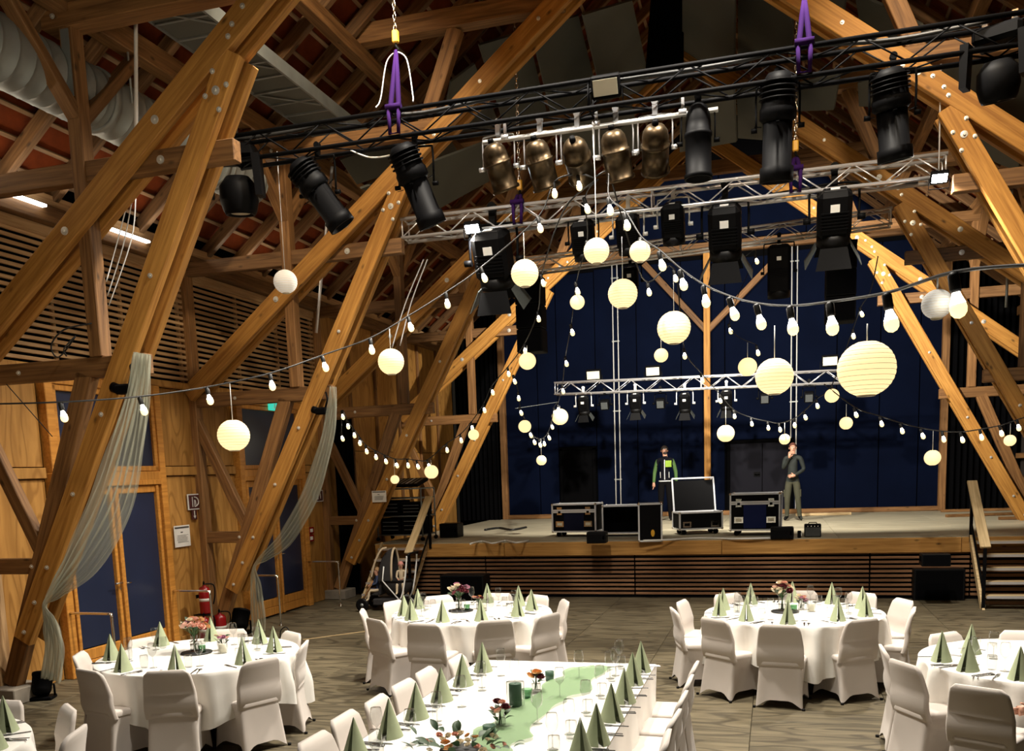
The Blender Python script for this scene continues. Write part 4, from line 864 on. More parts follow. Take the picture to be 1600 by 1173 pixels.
# ---------------------------------------------------------------- covered chairs
def rrect(hx, hy, r, n=5):
    out = []
    for cx, cy, a0 in ((hx - r, hy - r, 0), (-hx + r, hy - r, 90), (-hx + r, -hy + r, 180), (hx - r, -hy + r, 270)):
        for k in range(n): a = math.radians(a0 + 90 * k / (n - 1)); out.append((cx + r * math.cos(a), cy + r * math.sin(a)))
    return out
def chair_proto():
    # faces +Y (towards the table); the backrest leans towards -Y
    t = thing('banquet_chair', 'white stretch-covered banquet chair', 'chair', (0, 0, 0))
    # seat pad
    g = G(); rings = []
    for hx, hy, r, z in ((0.18, 0.18, 0.05, 0.472), (0.205, 0.205, 0.06, 0.468), (0.218, 0.218, 0.06, 0.452), (0.215, 0.215, 0.06, 0.42)):
        rings.append([(x, y + 0.0 - 0.01, z) for x, y in rrect(hx, hy, r)])
    rings.reverse(); g.grid(rings, True, True); n = len(rings[0]); g.f.append(tuple(len(g.v) - n + k for k in range(n))); g.sm.append(True); g.mi.append(0)
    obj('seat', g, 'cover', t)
    # skirt pulled to four foot points, hem arched between them
    g = G(); rows = []; N = 40
    for i in range(8):
        f = i / 7; row = []
        for k in range(N):
            th = 2 * PI * (k + 0.5) / N; c, s = math.cos(th), math.sin(th)
            e = 0.30; q = (abs(c) ** e * (1 if c > 0 else -1), abs(s) ** e * (1 if s > 0 else -1))
            corner = (abs(c * s) * 2) ** 2.2
            hx, hy0, hy1 = 0.213, 0.205, 0.222
            top = V((q[0] * hx, (q[1] * hy0) - 0.01, 0.44))
            fx = 0.243; fy = 0.225 if q[1] > 0 else 0.285
            bot = V((q[0] * (0.185 + (fx - 0.185) * corner), q[1] * (fy - 0.035 * (1 - corner)), 0.012 + 0.068 * (1 - corner)))
            p = top.lerp(bot, f); pull = math.sin(PI * f) * 0.022 * (1 - corner) ; p.x *= 1 - pull * 2; p.y *= 1 - pull * 2
            row.append(p)
        rows.append(row)
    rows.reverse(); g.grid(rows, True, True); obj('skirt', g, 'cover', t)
    # backrest: bent slab, wider at the waist, rounded top corners
    g = G(); rings = []
    for i in range(15):
        f = i / 14; z = 0.40 + 0.435 * f
        w = 0.222 - 0.035 * f ** 1.3 + 0.012 * math.sin(PI * f)
        yc = -0.195 - 0.02 * math.sin(PI * min(f * 2, 1)) - 0.105 * f ** 1.25; th = 0.026 - 0.008 * f
        if f > 0.9: k = (f - 0.9) / 0.1; w -= 0.035 * k * k; th -= 0.006 * k * k
        z += 0
        row = []
        for x, y in rrect(w, th, min(th * 0.95, 0.018), 4):
            bow = 0.03 * (x / 0.2) ** 2 * (0.3 + f); row.append((x, yc + y + bow, z - 0.014 * (x / 0.2) ** 4 * f))
        rings.append(row)
    g.grid(rings, True, True); n = len(rings[0]); g.f.append(tuple(len(g.v) - n + k for k in range(n))); g.sm.append(True); g.mi.append(0)
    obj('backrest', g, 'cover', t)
    ft = G().lathe([(0.0001, 0), (0.016, 0), (0.016, 0.02), (0.0001, 0.02)], 8).mesh('foot', M['blackplastic'])
    for sx in (-1, 1):
        for y in (0.215, -0.275):
            o = bpy.data.objects.new('foot', ft); C.objects.link(o); o.parent = t; o.location = (sx * 0.232, y, 0)
    return t
CH = chair_proto(); first_chair = [True]
def chair(x, y, face, label, group):
    """face: direction the sitter looks, radians"""
    rz = face - PI / 2 + random.uniform(-0.06, 0.06)
    if first_chair[0]:
        first_chair[0] = False; CH.location = (x, y, 0); CH.rotation_euler = (0, 0, rz); CH['label'] = label; CH['group'] = group; return CH
    return dup(CH, (x, y, 0), rz, label, group)

# ---------------------------------------------------------------- tableware
def napkin_mesh():
    g = G(); H = 0.245
    for sx in (-1, 1):
        outer = []; N = 9
        for i in range(9):
            f = i / 8; row = []
            for k in range(N + 1):
                a = math.radians(9 + 169 * k / N); r = 0.098 * f * (1 - 0.20 * math.sin(PI * k / N)) + 0.0015
                row.append((sx * (r * math.sin(a) + 0.001), -r * math.cos(a), H * (1 - f)))
            outer.append(row)
        inner = [[(p[0] * 0.95, p[1] * 0.95, p[2] - 0.003 if p[2] > 0.01 else 0.0) for p in r] for r in outer]
        g.grid(outer, True); g.grid([list(reversed(r)) for r in inner], True)
    return g.mesh('folded_napkin', M['napkin'])
NAP = napkin_mesh()
KNI = G().box((0, -0.055, 0.004), (0.012, 0.10, 0.008), None, 0.002).quadslab([(-0.010, -0.005, 0.002), (0.010, -0.005, 0.002), (0.007, 0.12, 0.002), (-0.008, 0.10, 0.002)], 0.002).mesh('knife', M['cutlery'])
fk = G().box((0, -0.05, 0.004), (0.010, 0.11, 0.006), None, 0.002).box((0, 0.035, 0.005), (0.024, 0.06, 0.004), None, 0.001)
for i in range(4): fk.box((-0.009 + 0.006 * i, 0.085, 0.006), (0.003, 0.045, 0.003))
FOR = fk.mesh('fork', M['cutlery'])
SPO = G().box((0, -0.035, 0.004), (0.009, 0.12, 0.005), None, 0.002).ball((0, 0.055, 0.005), 0.02, 10, 6, (0.9, 1.5, 0.25)).mesh('spoon', M['cutlery'])
WIN = G().lathe([(0.0001, 0.0), (0.034, 0.0), (0.034, 0.003), (0.008, 0.008), (0.004, 0.02), (0.004, 0.095), (0.010, 0.104), (0.030, 0.125), (0.039, 0.155), (0.037, 0.19), (0.031, 0.222)], 18).mesh('wine_glass', M['glass'])
TUM = G().lathe([(0.0001, 0.0), (0.028, 0.0), (0.033, 0.01), (0.037, 0.06), (0.034, 0.112)], 16).mesh('water_glass', M['glass'])
def put(name, me, p, rz, label, cat, group):
    o = bpy.data.objects.new(name, me); C.objects.link(o); o.location = p; o.rotation_euler = (0, 0, rz); return tag(o, label, cat, group)
def setting(p, face, where, tbl, full=True, glasses=2):
    """place setting around a napkin standing at p, the sitter looking along face"""
    d = V((math.cos(face), math.sin(face), 0)); s = V((d.y, -d.x, 0)); b = p - d * 0.17; rz = face - PI / 2
    put('folded_napkin', NAP, p, math.atan2(-p.x, p.y) * 0.8 + 0.3 * math.sin(rz) + random.uniform(-0.2, 0.2), ('sage green pyramid napkin, ' if 'long' not in where else 'sage green pyramid napkin ') + where, 'napkin', 'folded napkins on the ' + tbl)
    if full:
        put('knife', KNI, b + d * 0.14 + s * 0.16, rz + random.uniform(-0.1, 0.1), 'knife by napkin ' + where, 'knife', 'knives on the ' + tbl)
        put('spoon', SPO, b + d * 0.14 + s * 0.20, rz + random.uniform(-0.1, 0.1), 'spoon by napkin ' + where, 'spoon', 'spoons on the ' + tbl)
        put('fork', FOR, b + d * 0.14 - s * 0.15, rz + random.uniform(-0.1, 0.1), 'fork by napkin ' + where, 'fork', 'forks on the ' + tbl)
    if glasses: put('wine_glass', WIN, b + d * 0.37 + s * 0.15, random.random(), 'wine glass by napkin ' + where, 'glass', 'wine glasses on the ' + tbl)
    if glasses > 1: put('water_glass', TUM, b + d * 0.34 + s * 0.06, random.random(), 'tumbler by napkin ' + where, 'glass', 'tumblers on the ' + tbl)

# flowers
def blossom(m, r, open_=1.0):
    g = G()
    for ring, (n, rr, tilt, ln) in enumerate(((6, 0.34, 0.95, 0.75), (5, 0.2, 0.5, 0.75), (4, 0.08, 0.15, 0.7))):
        for k in range(n):
            a = 2 * PI * k / n + ring * 0.4; d = V((math.cos(a), math.sin(a), 0)); s = V((-d.y, d.x, 0)); t = tilt * open_
            b = d * rr * r * 0.4; q = [b - s * r * 0.2, b + s * r * 0.2]; rows = [q]
            for f, w in ((0.5, 0.55), (0.85, 0.5), (1.0, 0.25)):
                c = b + (d * math.sin(t) + V((0, 0, math.cos(t)))) * (ln * r * f) + d * 0.0
                rows.append([c - s * r * w, c + d * r * 0.0 + s * r * w])
            g.grid([[r_[0], (r_[0] + r_[1]) / 2 + d * r * 0.12, r_[1]] for r_ in rows], True)
    g.ball((0, 0, r * 0.3), r * 0.3, 8, 5)
    return g.mesh('blossom', M[m])
BLO = {m: blossom(m, 0.032, 1.0) for m in ('rose', 'cream', 'apricot', 'burgundy', 'mauve')}
lg = G(); rows = []
for i in range(6):
    f = i / 5; w = 0.018 * math.sin(PI * (0.08 + 0.92 * f)) ; rows.append([(-w, 0.075 * f, 0.012 * math.sin(PI * f)), (0, 0.075 * f, 0.006 * math.sin(PI * f)), (w, 0.075 * f, 0.012 * math.sin(PI * f))])
LEAF = lg.grid(rows, True).mesh('leaf', M['leaf'])
VASE = G().lathe([(0.0001, 0.0), (0.038, 0.0), (0.042, 0.012), (0.040, 0.07), (0.028, 0.115), (0.030, 0.14), (0.036, 0.15)], 16).mesh('glass_body', M['glass'])
def bouquet(p, label, vlabel, cols, n=9, spread=0.085, h=0.24, leaves=10, vase=True, k=1.0):
    if vase:
        v = thing('glass_vase', vlabel, 'vase', p); o = bpy.data.objects.new('glass_body', VASE); C.objects.link(o); o.parent = v; o.scale = (k,) * 3
        obj('water', G().lathe([(0.0001, 0.011), (0.037, 0.012), (0.039, 0.065), (0.0001, 0.065)], 14), 'glass', v).scale = (k,) * 3
    t = thing('flower_bouquet', label, 'flowers', p + V((0, 0, 0.016)))
    st = G()
    for i in range(n):
        a = 2.4 * i; rr = spread * math.sqrt((i + 0.5) / n); q = V((rr * math.cos(a), rr * math.sin(a), h - 0.55 * rr + random.uniform(-0.02, 0.03))) * k
        st.tube(smooth_path([(0.012 * math.cos(a + 2.5), 0.012 * math.sin(a + 2.5), 0.0), (0.008 * math.cos(a), 0.008 * math.sin(a), 0.12 * k), q]), 0.0025, 5)
        o = bpy.data.objects.new('blossom', BLO[cols[i % len(cols)]]); C.objects.link(o); o.parent = t; o.location = q
        o.rotation_euler = (random.uniform(-0.3, 0.3) - rr * 6 * math.sin(a), random.uniform(-0.3, 0.3) + rr * 6 * math.cos(a), a); o.scale = (k * random.uniform(0.95, 1.65),) * 3
    for i in range(leaves):
        a = 1.7 * i + 0.5; rr = spread * random.uniform(0.5, 1.1) * k
        o = bpy.data.objects.new('leaf', LEAF); C.objects.link(o); o.parent = t; o.location = (rr * 0.6 * math.cos(a), rr * 0.6 * math.sin(a), (h - 0.07 + random.uniform(-0.04, 0.05)) * k)
        o.rotation_euler = (random.uniform(0.2, 1.0), random.uniform(-0.4, 0.4), a - PI / 2); o.scale = (k * random.uniform(0.7, 1.2),) * 3
    tag(obj('stems', st, 'stem', t), kind='stuff')
    return t
CGL = G().lathe([(0.0001, 0.0), (0.045, 0.0), (0.047, 0.01), (0.047, 0.135)], 18).mesh('glass_cylinder', M['glass'])
def candle(p, label, m='candle', k=1.0, h=0.085, r=0.034):
    t = thing('candle_glass', label, 'candle', p); o = bpy.data.objects.new('glass_cylinder', CGL); C.objects.link(o); o.parent = t; o.scale = (k,) * 3
    c = obj('candle', G().lathe([(0.0001, 0.009), (r, 0.009), (r, h), (r * 0.9, h + 0.003), (0.0001, h)], 16), m, t); c.scale = (k,) * 3
    w_ = obj('wick', G().tube([(0, 0, h), (0.002, 0, h + 0.012)], 0.0015, 5), 'ink', t); w_.scale = (k,) * 3
    return t
def votive(p, label, m='greenglass', k=1.0):
    t = thing('votive_glass', label, 'candle', p)
    obj('cup', G().lathe([(0.0001, 0), (0.033, 0), (0.036, 0.07), (0.034, 0.07), (0.031, 0.008), (0.0001, 0.008)], 14), m, t); obj('tea_light', G().lathe([(0.0001, 0.008), (0.019, 0.008), (0.019, 0.024), (0.0001, 0.024)], 12), 'greencandle', t)
    t.scale = (k,) * 3; return t

# ---------------------------------------------------------------- round tables
ORD = ['first', 'second', 'third', 'fourth', 'fifth', 'sixth', 'seventh', 'eighth', 'ninth', 'tenth']
ZT = 0.75
def round_table(cx, cy, R, name, chairs, naps, phase=0.4, drop=0.40):
    """chairs: (x, y) in the photograph of the middle of each backrest's top edge; naps: of each napkin's foot; both clockwise from the frontmost"""
    t = thing('round_table', 'round folding table under the white cloth of the ' + name, 'table', (cx, cy, 0), group='round banquet tables')
    obj('tabletop', G().lathe([(0.0001, ZT - 0.035), (R - 0.02, ZT - 0.035), (R - 0.02, ZT - 0.006), (0.0001, ZT - 0.006)], 40), 'rail', t)
    for k in range(4):
        a = PI / 4 + PI / 2 * k; obj('leg', G().tube([(0.4 * math.cos(a), 0.4 * math.sin(a), 0), (0.34 * math.cos(a), 0.34 * math.sin(a), ZT - 0.035)], 0.016, 8), 'blackmetal', t)
    # cloth: a flat top and a hanging drape with soft folds, longer at four corners
    N = 144; g = G(); rows = []
    for f in (0.0, 0.35, 0.7, 0.93): rows.append([((R * f + 0.001) * math.cos(2 * PI * k / N), (R * f + 0.001) * math.sin(2 * PI * k / N), ZT) for k in range(N)])
    J = 12
    for j in range(J + 1):
        f = j / J; row = []
        for k in range(N):
            th = 2 * PI * k / N; cor = abs(math.cos(2 * (th - phase))) ** 3; L = drop + 0.15 * cor
            fold = (math.sin(th * 13 + 1.7 * math.sin(th * 3 + cx)) * 0.5 + 0.5 * math.sin(th * 23 + cy * 2 + 0.8 * math.sin(5 * th))) * 0.085 * min(1, f * 1.6) * (0.6 + 0.7 * cor)
            if f < 0.12: r = R + 0.006 * math.sin(f / 0.12 * PI / 2); z = ZT - 0.012 * (f / 0.12) ** 2
            else: r = R + 0.006 + fold + 0.02 * f; z = ZT - 0.012 - (L - 0.012) * (f - 0.12) / 0.88
            row.append((r * math.cos(th), r * math.sin(th), z))
        rows.append(row)
    g.grid(list(rows), True, True)
    o = obj('tablecloth', g, 'cloth', None, (cx, cy, 0.001)); tag(o, 'white cloth hanging in folds over the ' + name, 'tablecloth', 'white round tablecloths')
    for k, (x, y) in enumerate(chairs):
        T = atZ(x, y, 0.83); d = V((cx - T.x, cy - T.y, 0)).normalized(); p = T + d * 0.315
        who = 'at the %s, %s clockwise from the frontmost' % (name, ORD[k]) if k else 'at the %s, the frontmost, back to camera' % name
        chair(p.x, p.y, math.atan2(d.y, d.x), 'white covered chair ' + who, 'covered chairs at the ' + name)
    for k, (x, y) in enumerate(naps):
        p = atZ(x, y, ZT + 0.002); q = V((p.x - cx, p.y - cy, 0))
        if q.length > R - 0.13: q = q.normalized() * (R - 0.13); p = V((cx + q.x, cy + q.y, p.z))
        who = '%s clockwise from the frontmost on the %s' % (ORD[k], name) if k else 'frontmost on the %s' % name
        setting(p, math.atan2(-q.y, -q.x), who, name)
def centre(c, name, cols, cand, dx=0.0, dy=0.0, k=1.0):
    p = V((c[0] + dx, c[1] + dy, ZT + 0.003))
    sl = obj('slate_disc', G().lathe([(0.0001, 0), (0.145, 0), (0.15, 0.006), (0.145, 0.014), (0.0001, 0.014)], 20), 'slate', None, p); tag(sl, 'black round slate under the flowers of the ' + name, 'board', 'slate discs')
    bouquet(p + V((-0.03, 0.02, 0.015)), 'tall mixed bouquet of blush and dark flowers on the ' + name, 'clear glass vase with the tall bouquet on the ' + name, cols, 20, 0.115, 0.26, 14, True, k)
    votive(p + V((0.09, -0.04, 0.015)), 'small green votive glass on the slate of the ' + name)
    candle(p + V((0.27, 0.03, 0)), 'ivory candle in a glass cylinder on the ' + name, 'candle')
    bouquet(p + V((0.17, 0.17, 0)), 'small posy beside the candle on the ' + name, 'small glass vase with the posy on the ' + name, ['rose', 'cream', 'mauve'] if cand else ['apricot', 'rose', 'burgundy'], 6, 0.07, 0.15, 6, True, 0.85)
TA, TB, TC, TD, TE = (-5.27, 7.52), (-3.42, 10.25), (0.19, 10.42), (2.07, 8.10), (-5.52, 4.32)
round_table(*TA, 0.93, 'blue-door round table', [(256, 1049), (130, 1048), (116, 1021), (222, 996), (358, 982), (463, 987), (482, 1004), (410, 1031)], [(276, 1049), (190, 1048), (169, 1030), (249, 1007), (331, 1000), (406, 1004), (429, 1017), (381, 1036)])
centre(TA, 'blue-door round table', ['rose', 'apricot', 'cream', 'rose', 'mauve'], True, -0.06, 0.05, 1.08)
round_table(*TB, 0.93, 'pram-side round table', [(658, 975), (580, 968), (560, 953), (608, 939), (681, 930), (779, 926), (846, 929), (889, 938), (861, 960), (777, 969)], [(692, 971), (643, 968), (632, 961), (653, 950), (762, 941), (811, 945), (831, 952), (809, 962), (752, 969)], phase=0.9)
centre(TB, 'pram-side round table', ['burgundy', 'mauve', 'cream', 'burgundy', 'rose'], False, -0.15, 0.05)
round_table(*TC, 0.93, 'mid-stage round table', [(1219, 977), (1112, 967), (1046, 951), (1060, 938), (1131, 927), (1252, 922), (1350, 925), (1419, 936), (1435, 951), (1355, 968)], [(1231, 974), (1166, 969), (1122, 961), (1130, 952), (1173, 943), (1238, 940), (1302, 942), (1348, 950), (1352, 962), (1309, 969)], phase=0.2)
centre(TC, 'mid-stage round table', ['rose', 'cream', 'burgundy', 'cream'], True, -0.08, 0.02)
round_table(*TD, 0.93, 'hand-side round table', [(1528, 1075), (1404, 1035), (1371, 1011), (1467, 988), (1598, 984)], [(1580, 1069), (1488, 1050), (1471, 1032), (1517, 1020)], phase=0.6)
votive((TD[0] + 0.05, TD[1] - 0.05, ZT + 0.003), 'green votive glass at the edge of the picture of the hand-side round table')
round_table(*TE, 0.93, 'corner round table', [(129, 1140), (118, 1103), (14, 1092)], [(8, 1168), (10, 1141)])

# ---------------------------------------------------------------- the long table
LX0, LX1, LY0, LY1 = -2.47, -0.94, 2.2, 7.58
t = thing('long_table', 'long banquet table under a white cloth and a sage green runner', 'table', ((LX0 + LX1) / 2, 0, 0))
for k in range(3):
    y0 = LY0 + (LY1 - LY0) * k / 3; y1 = LY0 + (LY1 - LY0) * (k + 1) / 3
    obj('tabletop', G().box((0, (y0 + y1) / 2, ZT - 0.022), (LX1 - LX0 - 0.02, y1 - y0 - 0.006, 0.03)), 'rail', t)
    for sx in (-1, 1):
        for y in (y0 + 0.15, y1 - 0.15): obj('leg', G().tube([(sx * 0.6, y, 0), (sx * 0.6, y, ZT - 0.035)], 0.016, 8), 'blackmetal', t)
g = G(); rows = []; hx, hy = (LX1 - LX0) / 2, (LY1 - LY0) / 2
per = [(hx, -hy + 2 * hy * k / 40) for k in range(40)] + [(hx - 2 * hx * k / 14, hy) for k in range(14)] + [(-hx, hy - 2 * hy * k / 40) for k in range(40)] + [(-hx + 2 * hx * k / 14, -hy) for k in range(14)]
for j in range(9):
    f = j / 8; row = []
    for i, (x, y) in enumerate(per):
        nx, ny = (1 if x >= hx - 1e-6 else -1 if x <= -hx + 1e-6 else 0), (1 if y >= hy - 1e-6 else -1 if y <= -hy + 1e-6 else 0)
        wv = (0.012 + 0.014 * math.sin(i * 0.9) + 0.01 * math.sin(i * 2.3 + 1)) * f + 0.006
        row.append((x + nx * wv, y + ny * wv, ZT + 0.001 - 0.33 * f if j else ZT + 0.001))
    rows.append(row)
g.grid(list(reversed(rows)), True, True); g.add([(x, y, ZT + 0.001) for x, y in ((-hx, -hy), (hx, -hy), (hx, hy), (-hx, hy))], [(0, 1, 2, 3)])
tag(obj('tablecloth', g, 'cloth', None, ((LX0 + LX1) / 2, (LY0 + LY1) / 2, 0.001)), 'white cloth with straight sides over the long table', 'tablecloth')
LN = 'long table'
for k, (x, y) in enumerate(((705, 1026), (655, 1046), (619, 1066), (578, 1090), (527, 1116), (478, 1151))):
    T = atZ(x, y, 0.83); chair(max(T.x, LX0 - 0.36) + 0.315, T.y, 0.0, 'white covered chair on the doors side of the long table, %s from stage end' % ORD[k], 'covered chairs at the long table')
for k, (x, y) in enumerate(((1090, 1028), (1084, 1052), (1080, 1074), (1070, 1108), (1060, 1150))):
    T = atZ(x, y, 0.83); chair(-0.57 - 0.315 + 0.02, 7.25 - 0.50 * k, PI, 'white covered chair on the aisle side of the long table, %s from stage end' % ORD[k], 'covered chairs at the long table')
for k, (x, y) in enumerate(((755, 1048), (724, 1070), (691, 1094), (652, 1121), (610, 1150), (556, 1184))):
    setting(atZ(x, y, ZT + 0.003), 0.0, 'on the doors side of the long table, %s from stage end' % ORD[k], 'doors side of the long table', True, 2 if k % 2 else 1)
for k, (x, y) in enumerate(((1002, 1048), (989, 1068), (976, 1096), (956, 1124), (933, 1160), (908, 1186))):
    setting(atZ(x, y, ZT + 0.003), PI, 'on the aisle side of the long table, %s from stage end' % ORD[k], 'aisle side of the long table', True, 2)
# sage runner winding along the table
def zt(x, y): return atZ(x, y, ZT + 0.006)
g = G(); rows = []; path = smooth_path([zt(930, 1042), zt(905, 1058), zt(872, 1085), zt(828, 1105), zt(795, 1140), zt(760, 1172), zt(735, 1200)], 8)
for i, p in enumerate(path):
    w_ = 0.16 + 0.03 * math.sin(i * 0.6) - (0.09 if i < 2 else 0); row = []
    for k in range(9):
        f = k / 8 - 0.5; row.append((p.x + f * 2 * w_ + 0.02 * math.sin(i * 0.9 + k), p.y + 0.10 * f * math.sin(i * 0.35), p.z + 0.006 + 0.012 * abs(math.sin(k * 1.9 + i * 0.5))))
    rows.append(row)
c0 = V(path[0]); g.grid([[V(q) - c0 for q in r] for r in rows], True)
tag(obj('table_runner', g, 'runner', None, c0), 'crumpled sheer sage green runner winding along the long table', 'runner')
c = zt(806, 1105); candle(c, 'tall dark green candle in a glass cylinder on the long table', 'greencandle', 1.35, 0.125, 0.033)
bouquet(zt(782, 1135), 'small blush and dark posy beside the tall green candle on the long table', 'small glass vase holding the blush posy beside the tall green candle', ['rose', 'burgundy', 'rose', 'mauve'], 7, 0.07, 0.14, 8, True, 0.9)
bouquet(zt(838, 1080), 'small orange and dark red posy near the stage end of the long table', 'small glass vase holding the orange posy on the long table', ['apricot', 'burgundy', 'apricot', 'burgundy'], 7, 0.065, 0.14, 5, True, 0.9)
votive(zt(859, 1062), 'green votive glass beside the orange posy on the long table', 'greencandle'); votive(zt(824, 1092), 'green votive glass beside the tall green candle', 'greenglass', 1.1); votive(zt(765, 1152), 'dark green votive glass beside the low rose arrangement', 'greencandle', 1.15)
for i, (x, y) in enumerate(((905, 1060), (875, 1090), (840, 1130), (805, 1075), (962, 1055), (590, 1160))):
    put('wine_glass', WIN, zt(x, y), 0, 'clear wine glass on the long table, ' + ('beside the orange posy', 'on the bend of the runner', 'before the runner opposite the green candle', 'between the two posies', 'near the far table corner', 'by the chairs at the camera end')[i], 'glass', 'loose wine glasses on the long table')
fa = thing('flower_arrangement', 'low arrangement of cream roses and dark leaves on the long table', 'flowers', zt(722, 1183))
obj('foam_bowl', G().lathe([(0.0001, 0), (0.10, 0), (0.13, 0.05), (0.0001, 0.06)], 16), 'slate', fa)
for i in range(22):
    a = 2.4 * i; r = 0.20 * math.sqrt((i + 0.5) / 22); q = (r * math.cos(a) * 1.25, r * math.sin(a) * 0.8, 0.10 - 0.12 * r + random.uniform(-0.01, 0.03))
    o = bpy.data.objects.new('blossom', BLO[('cream', 'rose', 'cream', 'apricot')[i % 4]]); C.objects.link(o); o.parent = fa; o.location = q; o.rotation_euler = (-q[1] * 4, q[0] * 4, a); o.scale = (random.uniform(0.6, 1.25),) * 3
for i in range(34):
    a = 1.93 * i; r = random.uniform(0.12, 0.30)
    o = bpy.data.objects.new('leaf', LEAF); C.objects.link(o); o.parent = fa; o.location = (r * math.cos(a) * 1.1, r * math.sin(a) * 0.75, random.uniform(0.05, 0.12)); o.rotation_euler = (random.uniform(0, 0.9), random.uniform(-0.5, 0.5), a - PI / 2); o.scale = (random.uniform(0.8, 1.4),) * 3

p = atZ(447, 1012, 0.62); t = thing('shoulder_bag', 'small black bag with yellow ribbon hanging by a chair of the blue-door round table', 'bag', p)
obj('bag_body', G().box((0, 0, 0), (0.13, 0.05, 0.16), None, 0.015), 'blackplastic', t); obj('strap', G().tube(smooth_path([(-0.06, 0, 0.08), (-0.05, 0.0, 0.18), (0.0, 0.02, 0.22), (0.05, 0, 0.18), (0.06, 0, 0.08)]), 0.006, 6), 'blackplastic', t)
obj('ribbon', G().tube(smooth_path([(-0.05, -0.03, 0.09), (-0.02, -0.04, 0.05), (0.02, -0.035, 0.07), (0.04, -0.04, -0.02), (0.05, -0.035, -0.10)]), 0.012, 6), 'yellow', t)

# ---------------------------------------------------------------- tulle drapes on the struts
def tulle(label, path, folds, m='tulle'):
    """path: (x, y, Y, width in m) from the top end down"""
    P = smooth_path([atY(a, b, Y) for a, b, Y, _ in path], 9); W_ = smooth_path([(w_, 0, 0) for *_, w_ in path], 9)
    c = P[0]; rows = []; n = folds * 4
    for i, p in enumerate(P):
        t = (P[min(i + 1, len(P) - 1)] - P[max(i - 1, 0)]); t.y = 0; t.normalize(); s = V((-t.z, 0, t.x)); w_ = max(W_[i].x, 0.012); row = []
        for k in range(n + 1):
            f = k / n - 0.5; row.append(p - c + s * (f * w_) + V((0, math.sin(2 * PI * k / 4 + 0.4 * math.sin(i * 0.2)) * min(0.035, w_ * 0.16) + 0.01 * math.sin(i * 0.5 + k), 0.02 * w_ * math.sin(k * 1.3))))
        rows.append(row)
    o = obj('tulle_drape', G().grid(rows, True), m, None, c); return tag(o, label, 'drape', 'tulle drapes on the struts')
tulle('wide pale tulle drape falling from the closest frame tie across the first blue doors', [(222, 552, 8.05, 0.20), (216, 610, 8.05, 0.26), (200, 690, 8.05, 0.40), (172, 790, 8.05, 0.52), (128, 872, 8.05, 0.42), (88, 922, 8.02, 0.18), (70, 945, 8.0, 0.05), (78, 972, 8.0, 0.17), (84, 1010, 8.0, 0.24), (80, 1062, 8.0, 0.26)], 7)
tulle('narrow sage tulle drape falling from the second frame tie across the second blue doors', [(520, 604, 12.2, 0.10), (518, 640, 12.2, 0.16), (508, 700, 12.2, 0.22), (484, 775, 12.2, 0.27), (448, 838, 12.2, 0.25), (416, 868, 12.18, 0.15), (398, 884, 12.15, 0.05), (399, 910, 12.15, 0.17), (402, 950, 12.15, 0.24), (404, 985, 12.15, 0.24)], 5)

# ---------------------------------------------------------------- by the doors
for i, y in enumerate((9.35, 11.42, 13.32, 15.52)):
    t = thing('handrail', 'short steel handrail standing out from the wall, %s along the doors from the closest frame' % ORD[i], 'handrail', (XL + 0.03, y, 0), group='door handrails')
    obj('rail_tube', G().tube(smooth_path([(0.02, 0, 0.83), (0.62, 0, 0.83), (0.665, 0, 0.815), (0.68, 0, 0.77), (0.68, 0, 0.01)], 3), 0.017, 8), 'chrome', t)
    obj('foot_plate', G().lathe([(0.0001, 0.012), (0.04, 0.010), (0.045, 0)], 12, (0.68, 0, 0)), 'chrome', t); obj('wall_flange', G().lathe([(0.035, 0), (0.035, 0.012), (0.0001, 0.014)], 12, (0.0, 0, 0.83), MX.Rotation(PI / 2, 3, 'Y')), 'chrome', t)
def extinguisher(p, h, r, label):
    t = thing('fire_extinguisher', label, 'extinguisher', p, 0.6, 'red fire extinguishers')
    obj('cylinder', G().lathe([(0.0001, 0), (r * 0.92, 0), (r, 0.02), (r, h * 0.78), (r * 0.8, h * 0.88), (r * 0.3, h * 0.93), (r * 0.28, h * 0.97), (0.0001, h * 0.97)], 20), 'red', t)
    obj('label_band', G().lathe([(r * 1.004, h * 0.42), (r * 1.004, h * 0.52)], 20), 'paper', t)
    obj('valve', G().box((0, 0, h), (0.03, 0.03, 0.05)).bar((0, 0, h + 0.02), (0, -0.11, h + 0.05), 0.02, 0.012).bar((0, 0, h + 0.0), (0, -0.10, h), 0.02, 0.01), 'blackplastic', t)
    obj('hose', G().tube(smooth_path([(0.02, 0, h), (r + 0.05, 0, h * 0.95), (r + 0.06, 0, h * 0.6), (r + 0.03, 0, h * 0.3)]), 0.011, 7), 'blackplastic', t)
p = atX(322, 958, -8.12); q1 = atX(321, 992, -8.10); q2 = atX(345, 990, -8.0)
extinguisher(V((p.x, p.y, p.z)), 0.44, 0.085, 'red extinguisher standing highest, hung on the post between the doors')
extinguisher(V((q1.x, q1.y, 0.0)), 0.42, 0.085, 'red extinguisher on the floor beside the wall below the hung one')
extinguisher(V((q2.x, q2.y, 0.0)), 0.44, 0.095, 'red extinguisher on the floor beside the strut foot of the second frame')
obj_ = obj('extinguisher_bracket', G().box((0, 0, 0), (0.02, 0.16, 0.05)).box((0.02, 0, -0.28), (0.2, 0.14, 0.015)), 'blackmetal', None, (p.x - 0.09, p.y, p.z + 0.26)); tag(obj_, 'black wall bracket holding the highest extinguisher', 'bracket')
def sign(name, label, x0, y0, x1, y1, X, build, cat='sign'):
    a, b = atX(x0, y0, X), atX(x1, y1, X); wy, hz = abs(b.y - a.y), abs(a.z - b.z)
    t = thing(name, label, cat, ((X), (a.y + b.y) / 2, (a.z + b.z) / 2), PI / 2)     # local -Y faces the hall, local X runs along the wall
    build(t, wy, hz); return t
